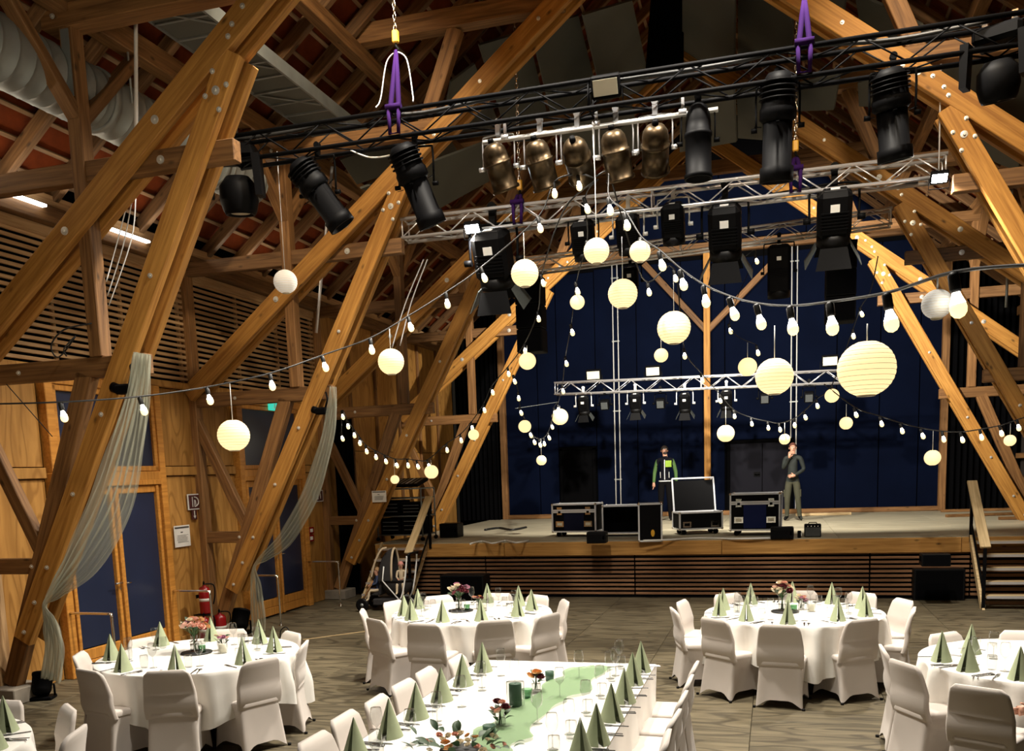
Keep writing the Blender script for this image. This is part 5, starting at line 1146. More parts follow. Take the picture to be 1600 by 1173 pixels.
def hose_sign(t, w_, h):
    obj('white_plate', G().box((0, 0, 0), (w_, 0.012, h)), 'white', t); obj('red_field', G().box((0, -0.008, 0), (w_ * 0.86, 0.006, h * 0.86)), 'signred', t)
    g = G().tube([(w_ * 0.0 + w_ * 0.30 * math.cos(a) - w_ * 0.05, -0.014, h * 0.30 * math.sin(a)) for a in [PI * (-0.5 + k / 10) for k in range(11)]], h * 0.035, 6); g.bar((-w_ * 0.2, -0.013, -h * 0.32), (-w_ * 0.2, -0.013, h * 0.32), 0.006, h * 0.07).bar((-w_ * 0.05, -0.013, -h * 0.3), (-w_ * 0.05, -0.013, h * 0.12), 0.006, h * 0.07).bar((w_ * 0.08, -0.013, -h * 0.3), (w_ * 0.02, -0.013, h * 0.1), 0.006, h * 0.05)
    obj('flame_symbol', g, 'white', t)
def arrow_sign(t, w_, h):
    obj('white_plate', G().box((0, 0, 0), (w_, 0.010, h)), 'signred', t)
    obj('arrow_symbol', G().box((0, -0.008, h * 0.1), (w_ * 0.16, 0.005, h * 0.55)).add([(-w_ * 0.28, -0.009, -h * 0.12), (w_ * 0.28, -0.009, -h * 0.12), (0, -0.009, -h * 0.42)], [(0, 2, 1)]), 'white', t)
def notice(t, w_, h):
    obj('sleeve', G().box((0, 0, 0), (w_, 0.008, h)), 'paper', t); obj('heading', G().box((0, -0.006, h * 0.40), (w_ * 0.9, 0.003, h * 0.08)), 'ink', t)
    obj('small_symbol', G().box((-w_ * 0.03, -0.006, h * 0.18), (w_ * 0.14, 0.003, h * 0.05)), 'ink', t)
    g = G()
    for k in range(7): g.box((random.uniform(-0.04, 0.04) * w_, -0.006, h * (0.04 - 0.055 * k)), (w_ * random.uniform(0.5, 0.72), 0.003, h * 0.014))
    tag(obj('text_lines', g, 'ink', t), kind='stuff')
def exit_sign(t, w_, h):
    obj('light_box', G().box((0, 0, 0), (w_, 0.05, h), None, 0.005), 'signgreen', t)
    obj('running_figure', G().ball((0.0, -0.028, h * 0.27), h * 0.08, 8, 5).bar((0, -0.028, h * 0.2), (-0.01, -0.028, -h * 0.08), 0.004, h * 0.12).bar((-0.01, -0.028, -h * 0.05), (w_ * 0.13, -0.028, -h * 0.32), 0.004, h * 0.08).bar((-0.01, -0.028, -h * 0.05), (-w_ * 0.2, -0.028, -h * 0.28), 0.004, h * 0.08).bar((0, -0.028, h * 0.15), (w_ * 0.2, -0.028, h * 0.02), 0.004, h * 0.06), 'white', t)
def ext_sign(t, w_, h):
    obj('white_plate', G().box((0, 0, 0), (w_, 0.012, h)), 'white', t); obj('red_field', G().box((0, -0.008, 0), (w_ * 0.84, 0.006, h * 0.84)), 'signred', t)
    obj('flame_symbol', G().ball((w_ * 0.18, -0.013, -h * 0.02), h * 0.17, 8, 6, (0.6, 0.1, 1.5)).box((-w_ * 0.14, -0.013, -h * 0.08), (w_ * 0.22, 0.006, h * 0.42)).box((-w_ * 0.14, -0.013, h * 0.2), (w_ * 0.08, 0.006, h * 0.14)), 'white', t)
XS = XL + 0.02
sign('hose_sign', 'square dark red fire hose sign with white symbol between the blue doors', 292, 772, 315, 795, XS, hose_sign)
sign('arrow_sign', 'small dark arrow sign pointing down under the fire hose sign', 299, 796, 308, 811, XS, arrow_sign)
sign('paper_notice', 'white paper notice in a sleeve between the blue doors', 271, 822, 298, 852, XS, notice, 'notice')
sign('exit_sign', 'small green running-figure exit sign above the second blue doors', 420, 628, 434, 642, XL + 0.12, exit_sign)
sign('extinguisher_sign', 'square dark fire sign with white flame beside the second blue doors', 489, 766, 505, 783, XS, ext_sign)
for y0, y1, lab in ((824, 833, 'upper small red alarm switch beside the second blue doors'), (836, 845, 'lower small red alarm switch beside the second blue doors')):
    def sw(t, w_, h):
        obj('case', G().box((0, 0, 0), (w_, 0.03, h), None, 0.004), 'red', t); obj('button', G().box((0, -0.018, 0), (w_ * 0.45, 0.008, h * 0.5)), 'white', t)
    sign('alarm_switch', lab, 481, y0, 490, y1, XS, sw, 'switch')
a, b = atY(581, 767, 16.36), atY(604, 784, 16.36)
t = thing('paper_notice', 'white paper notice pinned on the dark strut of the third frame', 'notice', (a + b) / 2); notice(t, abs(b.x - a.x), abs(a.z - b.z))
def floor_spot(x, y, rz, label, k=1.0):
    p = atZ(x, y, 0); t = thing('floor_spotlight', label, 'spotlight', p, rz); t.scale = (k,) * 3
    obj('base_plate', G().box((0, 0, 0.02), (0.24, 0.2, 0.04), None, 0.008), 'blackmetal', t); obj('bracket', G().tube([(-0.13, 0, 0.04), (-0.13, 0, 0.16), (-0.12, 0, 0.17)], 0.012, 6).tube([(0.13, 0, 0.04), (0.13, 0, 0.16), (0.12, 0, 0.17)], 0.012, 6), 'blackmetal', t)
    b = obj('lamp_body', G().lathe([(0.0001, -0.12), (0.085, -0.11), (0.105, -0.06), (0.11, 0.10), (0.115, 0.10), (0.115, 0.13), (0.10, 0.13), (0.095, 0.09), (0.0001, 0.09)], 18), 'blackmetal', t); b.location = (0, 0, 0.17); b.rotation_euler = (-0.5, 0, 0)
    l = obj('lens', G().lathe([(0.0001, 0.105), (0.09, 0.10)], 18), 'grille', t); l.location = (0, 0, 0.17); l.rotation_euler = (-0.5, 0, 0)
floor_spot(68, 1092, 0.4, 'black floor spotlight at the plinth of the closest frame'); floor_spot(377, 990, 0.2, 'black floor spotlight at the foot of the second frame strut', 1.25)
for x, y, Y, lab in ((195, 608, 8.1, 'black clip lamp under the tie of the closest frame'), (503, 642, 12.25, 'black clip lamp under the tie of the second frame')):
    t = thing('clip_lamp', lab, 'lamp', atY(x, y, Y))
    obj('lamp_body', G().box((0, 0, 0), (0.18, 0.12, 0.10), None, 0.02).lathe([(0.05, 0), (0.05, 0.09), (0.0001, 0.08)], 12, (-0.06, 0, 0), MX.Rotation(-1.2, 3, 'Y')), 'blackmetal', t); obj('clamp_arm', G().tube([(0.05, 0, 0.02), (0.10, 0, 0.16), (0.06, 0.04, 0.26)], 0.014, 6), 'blackmetal', t)

# ---------------------------------------------------------------- on the stage
M['casealu'] = mat('bright_case_profile', (0.75, 0.76, 0.78), 0.35, metal=0.35)
def caster(par, x, y):
    c = obj('caster', G().box((x, y, 0.10), (0.09, 0.07, 0.02)).box((x, y - 0.03, 0.07), (0.03, 0.006, 0.08)).box((x, y + 0.03, 0.07), (0.03, 0.006, 0.08)), 'blackmetal', par)
    obj('wheel', G().lathe([(0.0001, -0.018), (0.05, -0.018), (0.05, 0.018), (0.0001, 0.018)], 14, (x, y, 0.05), MX.Rotation(PI / 2, 3, 'X')), 'blackplastic', c)
def flight_case(p, w_, d, h, rz, label, panel='caseblack', center=None, lid=True, casters=True, opened=False, openfront=False):
    t = thing('flight_case', label, 'case', p, rz); z0 = 0.11 if casters else 0.0; H = h - z0
    e = 0.018; L_ = z0 + H * 0.76
    if openfront:
        for nm, c, dm in (('side_panel', (-w_ / 2 + 0.01, 0, z0 + H / 2), (0.018, d, H)), ('side_panel', (w_ / 2 - 0.01, 0, z0 + H / 2), (0.018, d, H)), ('bottom_panel', (0, 0, z0 + 0.01), (w_, d, 0.018)), ('top_panel', (0, 0, z0 + H - 0.01), (w_, d, 0.018)), ('back_panel', (0, d / 2 - 0.01, z0 + H / 2), (w_, 0.018, H))):
            obj(nm, G().box(c, dm), 'caseblack', t)
    elif opened:
        L_ = h
        for nm, c, dm in (('front_panel', (0, -d / 2 + 0.01, z0 + H / 2), (w_, 0.018, H)), ('back_panel', (0, d / 2 - 0.01, z0 + H / 2), (w_, 0.018, H)), ('side_panel', (-w_ / 2 + 0.01, 0, z0 + H / 2), (0.018, d, H)), ('side_panel', (w_ / 2 - 0.01, 0, z0 + H / 2), (0.018, d, H)), ('bottom_panel', (0, 0, z0 + 0.01), (w_, d, 0.018))):
            obj(nm, G().box(c, dm), panel, t)
    else: obj('body', G().box((0, 0, z0 + H / 2), (w_ - 0.008, d - 0.008, H - 0.008)), panel, t)
    if center: obj('centre_panel', G().box((0, -d / 2 - 0.002, z0 + H * 0.38), (w_ * 0.46, 0.008, H * 0.66)), center, t, (0, 0, 0))
    ed = lambda a, b: obj('edge_profile', G().bar(a, b, e * 1.6, e * 1.6), 'casealu', t)
    for sx in (-1, 1):
        for sy in (-1, 1): ed((sx * w_ / 2, sy * d / 2, z0), (sx * w_ / 2, sy * d / 2, h))
        for z in (z0, h): ed((sx * w_ / 2, -d / 2, z), (sx * w_ / 2, d / 2, z))
    for sy in (-1, 1):
        for z in (z0, h) + ((L_ - 0.02, L_ + 0.015) if lid and not opened and not openfront else ()): ed((-w_ / 2, sy * d / 2, z), (w_ / 2, sy * d / 2, z))
    for sx in (-1, 1):
        for sy in (-1, 1):
            for z in (z0, h): obj('ball_corner', G().ball((sx * w_ / 2, sy * d / 2, z), 0.026, 8, 6), 'chrome', t)
    if lid and not openfront:
        for x in (-w_ * 0.33, w_ * 0.33):
            if not opened:
                l = obj('butterfly_latch', G().box((x, -d / 2 - 0.006, L_), (0.10, 0.012, 0.15)), 'chrome', t); obj('latch_knob', G().box((x, -d / 2 - 0.016, L_ - 0.02), (0.05, 0.012, 0.045)), 'blackmetal', l)
            k = obj('recessed_handle', G().box((x, -d / 2 - 0.005, z0 + H * 0.28), (0.16, 0.010, 0.11)), 'chrome', t); obj('handle_bar', G().box((x, -d / 2 - 0.012, z0 + H * 0.28), (0.10, 0.012, 0.055)), 'paleface' if center else 'blackmetal', k)
    if casters:
        for sx in (-1, 1):
            for sy in (-1, 1): caster(t, sx * (w_ / 2 - 0.1), sy * (d / 2 - 0.09))
    return t
def st(x, y): return atZ(x, y, ZS + 0.001)
a, b = st(867, 839), st(932, 839); flight_case((a + b) / 2 + V((0, 0.25, 0)), (b - a).length, 0.5, 0.64, -0.10, 'black and navy flight case with silver latches, first in the line on the stage', 'caseblack', 'caseblue')
a, b = st(944, 838), st(1000, 838); flight_case((a + b) / 2 + V((0, 0.22, 0.07)), (b - a).length, 0.45, 0.52, -0.02, 'open-fronted black flight case lying beside the first closed one', openfront=True, casters=False)
a, b = st(998, 845), st(1032, 845); flight_case((a + b) / 2 + V((0.0, 0.14, 0)), (b - a).length, 0.26, 0.66, 0.12, 'flight case lid standing upright on its edge with stickers', 'caseblack', None, lid=False, casters=False)
c = (a + b) / 2; tag(obj('round_sticker', G().ball((0, 0, 0), 0.05, 12, 6, (0.7, 0.06, 1.3)), 'yellow', None, c + V((0.06, 0.0, 0.14))), 'yellow oval sticker on the upright case lid', 'sticker')
a, b = st(1054, 836), st(1122, 834); t = flight_case((a + b) / 2 + V((0.0, 0.26, 0)), (b - a).length, 0.52, 0.42, 0.35, 'small black flight case with its lid standing open, on casters', opened=True)
w_ = (b - a).length
lid = obj('lid', G().box((0, 0.03, 0.32), (w_ - 0.03, 0.05, 0.60)), 'caseblack', t, (0.02, 0.25, 0.42), (-0.22, 0, 0))
for q in (((-w_ / 2, 0, 0), (-w_ / 2, 0, 0.66)), ((w_ / 2, 0, 0), (w_ / 2, 0, 0.66)), ((-w_ / 2, 0, 0.66), (w_ / 2, 0, 0.66)), ((-w_ / 2, 0, 0), (w_ / 2, 0, 0)), ((w_ / 2 + 0.0, 0.12, 0), (w_ / 2, 0.12, 0.66)), ((w_ / 2, 0, 0.66), (w_ / 2, 0.12, 0.66))):
    obj('lid_profile', G().bar(*q, 0.028, 0.028), 'casealu', lid)
a, b = st(1143, 838), st(1219, 836); flight_case((a + b) / 2 + V((0, 0.30, 0)), (b - a).length, 0.6, 0.76, -0.06, 'largest flight case with a royal blue panel and silver corners, on casters', 'caseblack', 'caseroyal')
def ampbox(x0, x1, y0, y1, d, label, name='guitar_amplifier', amp=True):
    a, b = st(x0, y1), st(x1, y1); h = (y1 - y0) * depth(a) / FPX; w_ = (b - a).length
    t = thing(name, label, 'amplifier' if amp else 'loudspeaker', (a + b) / 2 + V((0, d / 2, 0)))
    obj('cabinet', G().box((0, 0, h / 2), (w_, d, h), None, 0.012), 'blackplastic', t); obj('grille', G().box((0, -d / 2 - 0.004, h * 0.42), (w_ * 0.9, 0.010, h * 0.68)), 'grille' if amp else 'caseblack', t)
    if amp:
        obj('control_strip', G().box((0, -d / 2 - 0.004, h * 0.86), (w_ * 0.9, 0.010, h * 0.13)), 'blackmetal', t); obj('handle', G().tube([(-0.07, 0, h), (-0.06, 0, h + 0.025), (0.06, 0, h + 0.025), (0.07, 0, h)], 0.009, 6), 'blackplastic', t)
        for k in range(4): obj('knob', G().tube([(-w_ * 0.3 + w_ * 0.2 * k, -d / 2 - 0.005, h * 0.86), (-w_ * 0.3 + w_ * 0.2 * k, -d / 2 - 0.022, h * 0.86)], 0.009, 8), 'chrome', t)
    else: obj('status_plate', G().box((w_ * 0.38, -d / 2 - 0.006, h * 0.5), (0.03, 0.006, 0.06)), 'white', t)
ampbox(1257, 1283, 819, 839, 0.2, 'small grey-fronted guitar amplifier at the stage edge')
ampbox(1204, 1240, 824, 842, 0.32, 'low black stage monitor box before the largest flight case', 'stage_monitor', False)
ampbox(1246, 1252, 829, 840, 0.06, 'tiny black box beside the guitar amplifier', 'stage_box', False)
ampbox(917, 946, 831, 849, 0.25, 'low black box at the stage edge before the open flight case', 'stage_monitor', False)
for pts, lab in ((((735, 851), (752, 847), (770, 850), (790, 846), (806, 849), (826, 846)), 'pale cable lying along the stage edge near the handrail stairs'), (((758, 829), (780, 826), (800, 829), (822, 825)), 'black cable snake lying on the stage floor before the curtain'), (((1005, 846), (1040, 845), (1090, 842), (1150, 843), (1205, 842)), 'pale cable running along the stage edge before the cases')):
    cable('stage_cable', lab, [st(x, y) + V((0, 0, 0.018)) for x, y in pts], 0.018 if 'snake' not in lab else 0.03, 'white' if 'pale' in lab else 'cable')
for x0, y0, x1, y1, lab in ((1478, 808, 1600, 804, 'long timber batten lying on the stage before the far curtain'), (1470, 800, 1590, 797, 'second timber batten lying behind the long one on the stage'), (1560, 812, 1625, 811, 'short timber offcut at the far end of the stage floor'), (1243, 806, 1330, 804, 'pale strip lying before the navy wall beside the man in dark green')):
    a, b = st(x0, y0), st(x1, y1); c = (a + b) / 2; o = obj('timber_batten', G().bar(a - c, b - c, 0.09, 0.06, ch=0.005), 'rail' if 'pale' in lab else 'old', None, c + V((0, 0, 0.032))); tag(o, lab, 'timber')
# equipment rack on wheels
a, b = st(603, 846), st(656, 843); w_ = 1.02; h = 1.05
t = thing('equipment_rack', 'wire framed equipment trolley with mixer and boxes beside the third frame', 'equipment rack', st(628, 845) + V((0, 0.3, 0)), -0.1)
for sx in (-1, 1):
    for sy in (-1, 1):
        obj('upright', G().tube([(sx * w_ / 2, sy * 0.3, 0.08), (sx * w_ / 2, sy * 0.3, h)], 0.016, 8), 'galv', t); obj('wheel', G().lathe([(0.0001, -0.02), (0.04, -0.02), (0.04, 0.02), (0.0001, 0.02)], 12, (sx * w_ / 2, sy * 0.3, 0.04), MX.Rotation(PI / 2, 3, 'X')), 'blackplastic', t)
for z in (0.12, 0.5, 0.86, h):
    for sy in (-1, 1): obj('cross_tube', G().tube([(-w_ / 2, sy * 0.3, z), (w_ / 2, sy * 0.3, z)], 0.013, 7), 'galv', t)
    for sx in (-1, 1): obj('cross_tube', G().tube([(sx * w_ / 2, -0.3, z), (sx * w_ / 2, 0.3, z)], 0.013, 7), 'galv', t)
obj('shelf', G().box((0, 0, 0.13), (w_, 0.58, 0.012)), 'blackmetal', t); obj('shelf', G().box((0, 0, 0.51), (w_, 0.58, 0.012)), 'blackmetal', t); obj('shelf', G().box((0, 0, h), (w_, 0.58, 0.012)), 'blackmetal', t)
for k, (x, z, ww, hh) in enumerate(((-0.24, 0.14, 0.44, 0.32), (0.25, 0.14, 0.44, 0.34), (-0.24, 0.52, 0.44, 0.30), (0.25, 0.52, 0.44, 0.26))):
    m_ = obj('device', G().box((x, 0, z + hh / 2), (ww, 0.5, hh), None, 0.006), 'caseblack', t)
    for i in range(3): obj('front_strip', G().box((x, -0.255, z + hh * (0.25 + 0.25 * i)), (ww * 0.8, 0.008, 0.012)), 'galv', m_)
t = thing('mixing_console', 'dark mixing console lying tilted on the equipment trolley', 'mixer', st(625, 845) + V((0, 0.3, h + 0.01)), -0.1)
obj('console_body', G().quadslab([(-0.5, -0.28, 0.02), (0.48, -0.28, 0.02), (0.45, 0.28, 0.14), (-0.47, 0.28, 0.14)], 0.06), 'blackmetal', t)
for k in range(9): obj('fader_strip', G().quadslab([(-0.42 + 0.1 * k, -0.24, 0.092), (-0.37 + 0.1 * k, -0.24, 0.092), (-0.37 + 0.095 * k, 0.2, 0.188), (-0.41 + 0.095 * k, 0.2, 0.188)], 0.004), 'galv' if k % 3 else 'white', t)
ampbox(688, 714, 818, 840, 0.4, 'black gear box on the stage behind the stairs handrail', 'stage_box', False)

# ---------------------------------------------------------------- floor speakers and stairs
def sub(x0, x1, y0, y1, d, label, z=0.0):
    a, b = atZ(x0, y1, z), atZ(x1, y1, z); w_ = (b - a).length; h = (y1 - y0) * depth(a) / FPX
    t = thing('subwoofer', label, 'loudspeaker', V(((a.x + b.x) / 2, (a.y + b.y) / 2 + d / 2, z)))
    obj('cabinet', G().box((0, 0, h / 2), (w_, d, h), None, 0.01), 'blackplastic', t); obj('grille', G().box((0, -d / 2 - 0.004, h / 2), (w_ * 0.92, 0.01, h * 0.9)), 'black', t)
    for sx in (-1, 1): obj('side_handle', G().box((sx * (w_ / 2 + 0.002), 0, h * 0.6), (0.008, 0.16, 0.08)), 'black', t)
    return h
sub(688, 757, 899, 938, 0.42, 'wide black subwoofer before the slatted stage front beside the pram')
hs = sub(1427, 1507, 889, 938, 0.46, 'wide black subwoofer before the slatted stage front near the far stairs')
sub(1440, 1486, 866, 885, 0.3, 'low black loudspeaker lying on the far subwoofer', 0.66)
def stairs(x0, x1, y0, label, rails):
    t = thing('stage_stairs', label, 'stairs', ((x0 + x1) / 2, y0, 0)); w_ = x1 - x0; n = 5
    for k in range(n):
        z = ZS * (k + 1) / (n + 0.4); obj('tread', G().box((0, 0.13 + 0.21 * k, z), (w_, 0.25, 0.035), None, 0.004), 'rail', t); obj('tread_edge', G().box((0, 0.004 + 0.21 * k, z), (w_, 0.008, 0.04)), 'alu', t)
        obj('riser_slat', G().box((0, 0.25 + 0.21 * k, z - 0.12), (w_ - 0.06, 0.02, 0.05)), 'stageslat', t)
    for sx in (-1, 1): obj('stringer', G().quadslab([(sx * w_ / 2 - 0.02, -0.02, 0.0), (sx * w_ / 2 - 0.02, 0.16, 0.0), (sx * w_ / 2 - 0.02, 1.14, ZS - 0.12), (sx * w_ / 2 - 0.02, 1.14, ZS + 0.04)], -0.04), 'rail', t)
    for sx in rails:
        x = sx * (w_ / 2 + 0.04)
        hr = beam('handrail_board', (x, 0.0, 0.96), (x, 1.20, 1.94), 0.15, 0.045, 'rail', t)
        obj('newel_post', G().box((x, 0.03, 0.48), (0.045, 0.045, 0.96)), 'blackmetal', t); obj('newel_post', G().box((x, 1.15, 1.42), (0.045, 0.045, 0.95)), 'blackmetal', t)
        beam('brace_bar', (x, 0.1, 0.35), (x, 1.12, 1.25), 0.03, 0.03, 'blackmetal', t)
stairs(3.12, 4.6, 15.62, 'open wooden stairs with bright tread edges and one pale handrail beside the far subwoofer', (-1,))
stairs(-7.35, -6.42, 15.62, 'open wooden stairs with a pale slanted handrail behind the pram', (1,))

# ---------------------------------------------------------------- people
def skin_body(J, E, root):
    """one continuous surface grown over the joints; J: name -> (pos, rx, ry)"""
    names = list(J); me = bpy.data.meshes.new('skeleton'); me.from_pydata([J[n][0] for n in names], [(names.index(a), names.index(b)) for a, b in E], [])
    o = bpy.data.objects.new('skeleton', me); C.objects.link(o)
    sk = o.modifiers.new('s', 'SKIN'); sk.use_smooth_shade = True; sk.branch_smoothing = 0.6
    sub_ = o.modifiers.new('d', 'SUBSURF'); sub_.levels = 2; sub_.render_levels = 2
    for i, n in enumerate(names): d = me.skin_vertices[0].data[i]; d.radius = J[n][1:3]; d.use_root = (n == root)
    dg = bpy.context.evaluated_depsgraph_get(); ev = o.evaluated_get(dg); m2 = ev.to_mesh()
    g = G().add([v.co.copy() for v in m2.vertices], [tuple(p.vertices) for p in m2.polygons], True); ev.to_mesh_clear()
    bpy.data.objects.remove(o); bpy.data.meshes.remove(me); return g
def hand(g, w_, d, side, s=1.0, curl=0.5, mi=0):
    """palm, four fingers of different length and a thumb; w_ = wrist, d = direction of the hand, side = towards the thumb"""
    d = V(d).normalized(); th = V(side); th = (th - d * th.dot(d)).normalized(); nrm = d.cross(th).normalized(); w_ = V(w_)
    g.tube([w_ - d * 0.02 * s, w_ + d * 0.03 * s, w_ + d * 0.085 * s], [0.026 * s, 0.036 * s, 0.038 * s], 8, True, mi)
    for k, ln in enumerate((0.070, 0.080, 0.075, 0.058)):
        b = w_ + d * 0.075 * s + th * (0.028 - 0.019 * k) * s; p = [b]; dr = d.copy()
        for j, f in enumerate((0.45, 0.32, 0.23)):
            dr = (dr + nrm * curl * (0.55 if j else 0.35)).normalized(); p.append(p[-1] + dr * ln * f * s)
        g.tube(p, [0.0095 * s, 0.0090 * s, 0.0082 * s, 0.0060 * s], 6, True, mi)
    b = w_ + d * 0.02 * s + th * 0.026 * s; a = (d * 0.6 + th * 0.7 + nrm * 0.3).normalized()
    g.tube([b, b + a * 0.035 * s, b + a * 0.035 * s + (a + d * 0.5).normalized() * 0.028 * s], [0.012 * s, 0.010 * s, 0.007 * s], 6, True, mi)
def person(name, label, loc, rz, mats, classify, arms, legs, head=(0, 0), s=1.0, lean=0.0, thin=1.0, hair='hair', cap=False, group=None, hipz=0.93, big_head=1.0):
    """mats: list of material keys, mats[0] is skin; classify(p, part) -> index; faces -Y"""
    t = thing(name, label, 'person', loc, rz, group); z = hipz; hh = big_head
    hp = V((0.0, -0.012, z + 0.72)); 
    J = {'pelvis': ((0, 0, z), 0.135 * thin, 0.10 * thin), 'belly': ((0, -0.005, z + 0.16), 0.125 * thin, 0.105 * thin), 'chest': ((0, 0, z + 0.35), 0.145 * thin, 0.115 * thin), 'collar': ((0, 0.005, z + 0.50), 0.085, 0.07), 'neck': ((0, 0.0, z + 0.575), 0.05, 0.052)}
    E = [('pelvis', 'belly'), ('belly', 'chest'), ('chest', 'collar'), ('collar', 'neck')]
    hr, hy = head; HM = MX.Translation((0, 0, z + 0.60)) @ MX.Rotation(hy, 4, 'Z') @ MX.Rotation(hr, 4, 'X')
    hd = lambda p: HM @ (V(p) * hh)
    J['jaw'] = (hd((0, -0.02, 0.035)), 0.058 * hh, 0.07 * hh); J['skull'] = (hd((0, -0.005, 0.115)), 0.077 * hh, 0.095 * hh); J['crown'] = (hd((0, 0.005, 0.185)), 0.058 * hh, 0.07 * hh)
    E += [('neck', 'jaw'), ('jaw', 'skull'), ('skull', 'crown')]
    for sx, nm in ((-1, 'r'), (1, 'l')):
        el, wr_ = arms[nm][:2]
        J['sh' + nm] = ((sx * 0.165 * thin, 0.0, z + 0.485), 0.062, 0.062); J['el' + nm] = (el, 0.047, 0.047); J['wr' + nm] = (wr_, 0.033, 0.036)
        E += [('collar', 'sh' + nm), ('sh' + nm, 'el' + nm), ('el' + nm, 'wr' + nm)]
        kn, an, toe = legs[nm]
        J['hip' + nm] = ((sx * 0.085, 0.0, z - 0.07), 0.092 * thin, 0.10 * thin); J['kn' + nm] = (kn, 0.064, 0.068); J['an' + nm] = (an, 0.046, 0.05); J['toe' + nm] = (toe, 0.042, 0.032)
        E += [('pelvis', 'hip' + nm), ('hip' + nm, 'kn' + nm), ('kn' + nm, 'an' + nm), ('an' + nm, 'toe' + nm)]
    g = skin_body(J, E, 'pelvis')
    for i, f in enumerate(g.f):
        p = sum((V(g.v[k]) for k in f), V()) / len(f); g.mi[i] = classify(p, z)
    for nm in 'rl':
        el, wr_ = arms[nm][:2]; dd = arms[nm][2] if len(arms[nm]) > 2 else V(wr_) - V(el); sd = arms[nm][3] if len(arms[nm]) > 3 else (0, -1, 0)
        hand(g, wr_, dd, sd, 1.0, 0.5 if len(arms[nm]) < 5 else arms[nm][4], 0)
    obj('body', g, mats, t)
    # face, ears, hair
    for sx in (-1, 1):
        obj('eye', G().ball(hd((sx * 0.030, -0.088, 0.115)), 0.011 * hh, 8, 6), 'white', t); obj('pupil', G().ball(hd((sx * 0.030, -0.097, 0.116)), 0.006 * hh, 6, 4), 'ink', t)
        obj('ear', G().ball(hd((sx * 0.078, 0.01, 0.105)), 0.028 * hh, 8, 6, (0.35, 0.7, 1.0)), mats[0], t)
        obj('eyebrow', G().bar(hd((sx * 0.016, -0.096, 0.138)), hd((sx * 0.045, -0.086, 0.138)), 0.008, 0.007), hair, t)
    obj('nose', G().tube([hd((0, -0.092, 0.125)), hd((0, -0.112, 0.085)), hd((0, -0.095, 0.078))], [0.008 * hh, 0.014 * hh, 0.010 * hh], 7), mats[0], t)
    obj('mouth', G().bar(hd((-0.022, -0.086, 0.045)), hd((0.022, -0.086, 0.045)), 0.008, 0.009), 'burgundy', t)
    hg = G(); rows = []
    for i in range(8):
        a = (0.52 if not cap else 0.60) * PI * i / 7; row = []
        for k in range(18):
            th = 2 * PI * k / 18; fr = -math.sin(th); a2 = a * (1 - (0.38 if not cap else 0.22) * max(0, fr) * 0.9)
            row.append(hd((0.088 * math.sin(a2) * math.cos(th), 0.004 - 0.104 * math.sin(a2) * fr, 0.122 + 0.108 * math.cos(a2))))
        rows.append(row)
    hg.grid(list(reversed(rows)), True, True); obj('knit_cap' if cap else 'hair', hg, hair, t)
    t.scale = (s,) * 3; return t, hd
# standing man with green sleeves
p = st(1040, 813); z = 0.93
def cl1(p, z):
    if p.z > z + 0.565: return 0
    if abs(p.x) > 0.185 and p.z > z - 0.10: return 2
    if p.z > z - 0.03: return 1
    return 3 if p.z > 0.1 else 4
arms = {'r': ((-0.245, 0.03, 1.14), (-0.262, -0.04, 0.88), (0, -0.05, -1), (0, -1, 0)), 'l': ((0.245, 0.03, 1.14), (0.262, -0.04, 0.88), (0, -0.05, -1), (0, -1, 0))}
legs = {'r': ((-0.10, -0.01, 0.50), (-0.115, 0.02, 0.09), (-0.14, -0.13, 0.035)), 'l': ((0.10, -0.01, 0.50), (0.115, 0.02, 0.09), (0.14, -0.13, 0.035))}
t, hd = person('person', 'standing man in black vest with green sleeves and lime chest patch, looking up', p, 0.02, ['skin', 'jacket', 'green', 'trousers', 'blackplastic'], cl1, arms, legs, (-0.30, 0.30), 1.03, hair='hair', cap=True)
obj('beard', G().ball(hd((0, -0.05, 0.030)), 0.055, 10, 6, (1.0, 0.85, 0.75)), 'hair', t)
def front(x0, x1, z0, z1, m, nm, y=-0.128, th=0.012):
    rows = []
    for i in range(5):
        zz = z0 + (z1 - z0) * i / 4; rows.append([(x0 + (x1 - x0) * k / 6, y + 0.9 * (x0 + (x1 - x0) * k / 6) ** 2 * 2.2 + (0.014 if zz < 1.05 else 0.0) - (0.0 if zz < 1.36 else -0.35 * (zz - 1.36)), zz) for k in range(7)])
    g = G().grid(rows, True); g.grid([[(x, y_ + th, zz) for x, y_, zz in reversed(r)] for r in rows], True); return obj(nm, g, m, t)
front(0.02, 0.155, 1.25, 1.40, 'lime', 'chest_patch', -0.135); front(-0.008, 0.008, 0.96, 1.42, 'white', 'zip'); front(-0.105, -0.095, 1.0, 1.14, 'white', 'pocket_zip', -0.130); front(0.095, 0.105, 1.0, 1.14, 'white', 'pocket_zip', -0.130)
obj('hem', G().lathe([(0.150, 0.0), (0.153, 0.01), (0.150, 0.022)], 24, (0, -0.003, 0.915), MX.Diagonal(V((1, 0.82, 1)))), 'white', t)
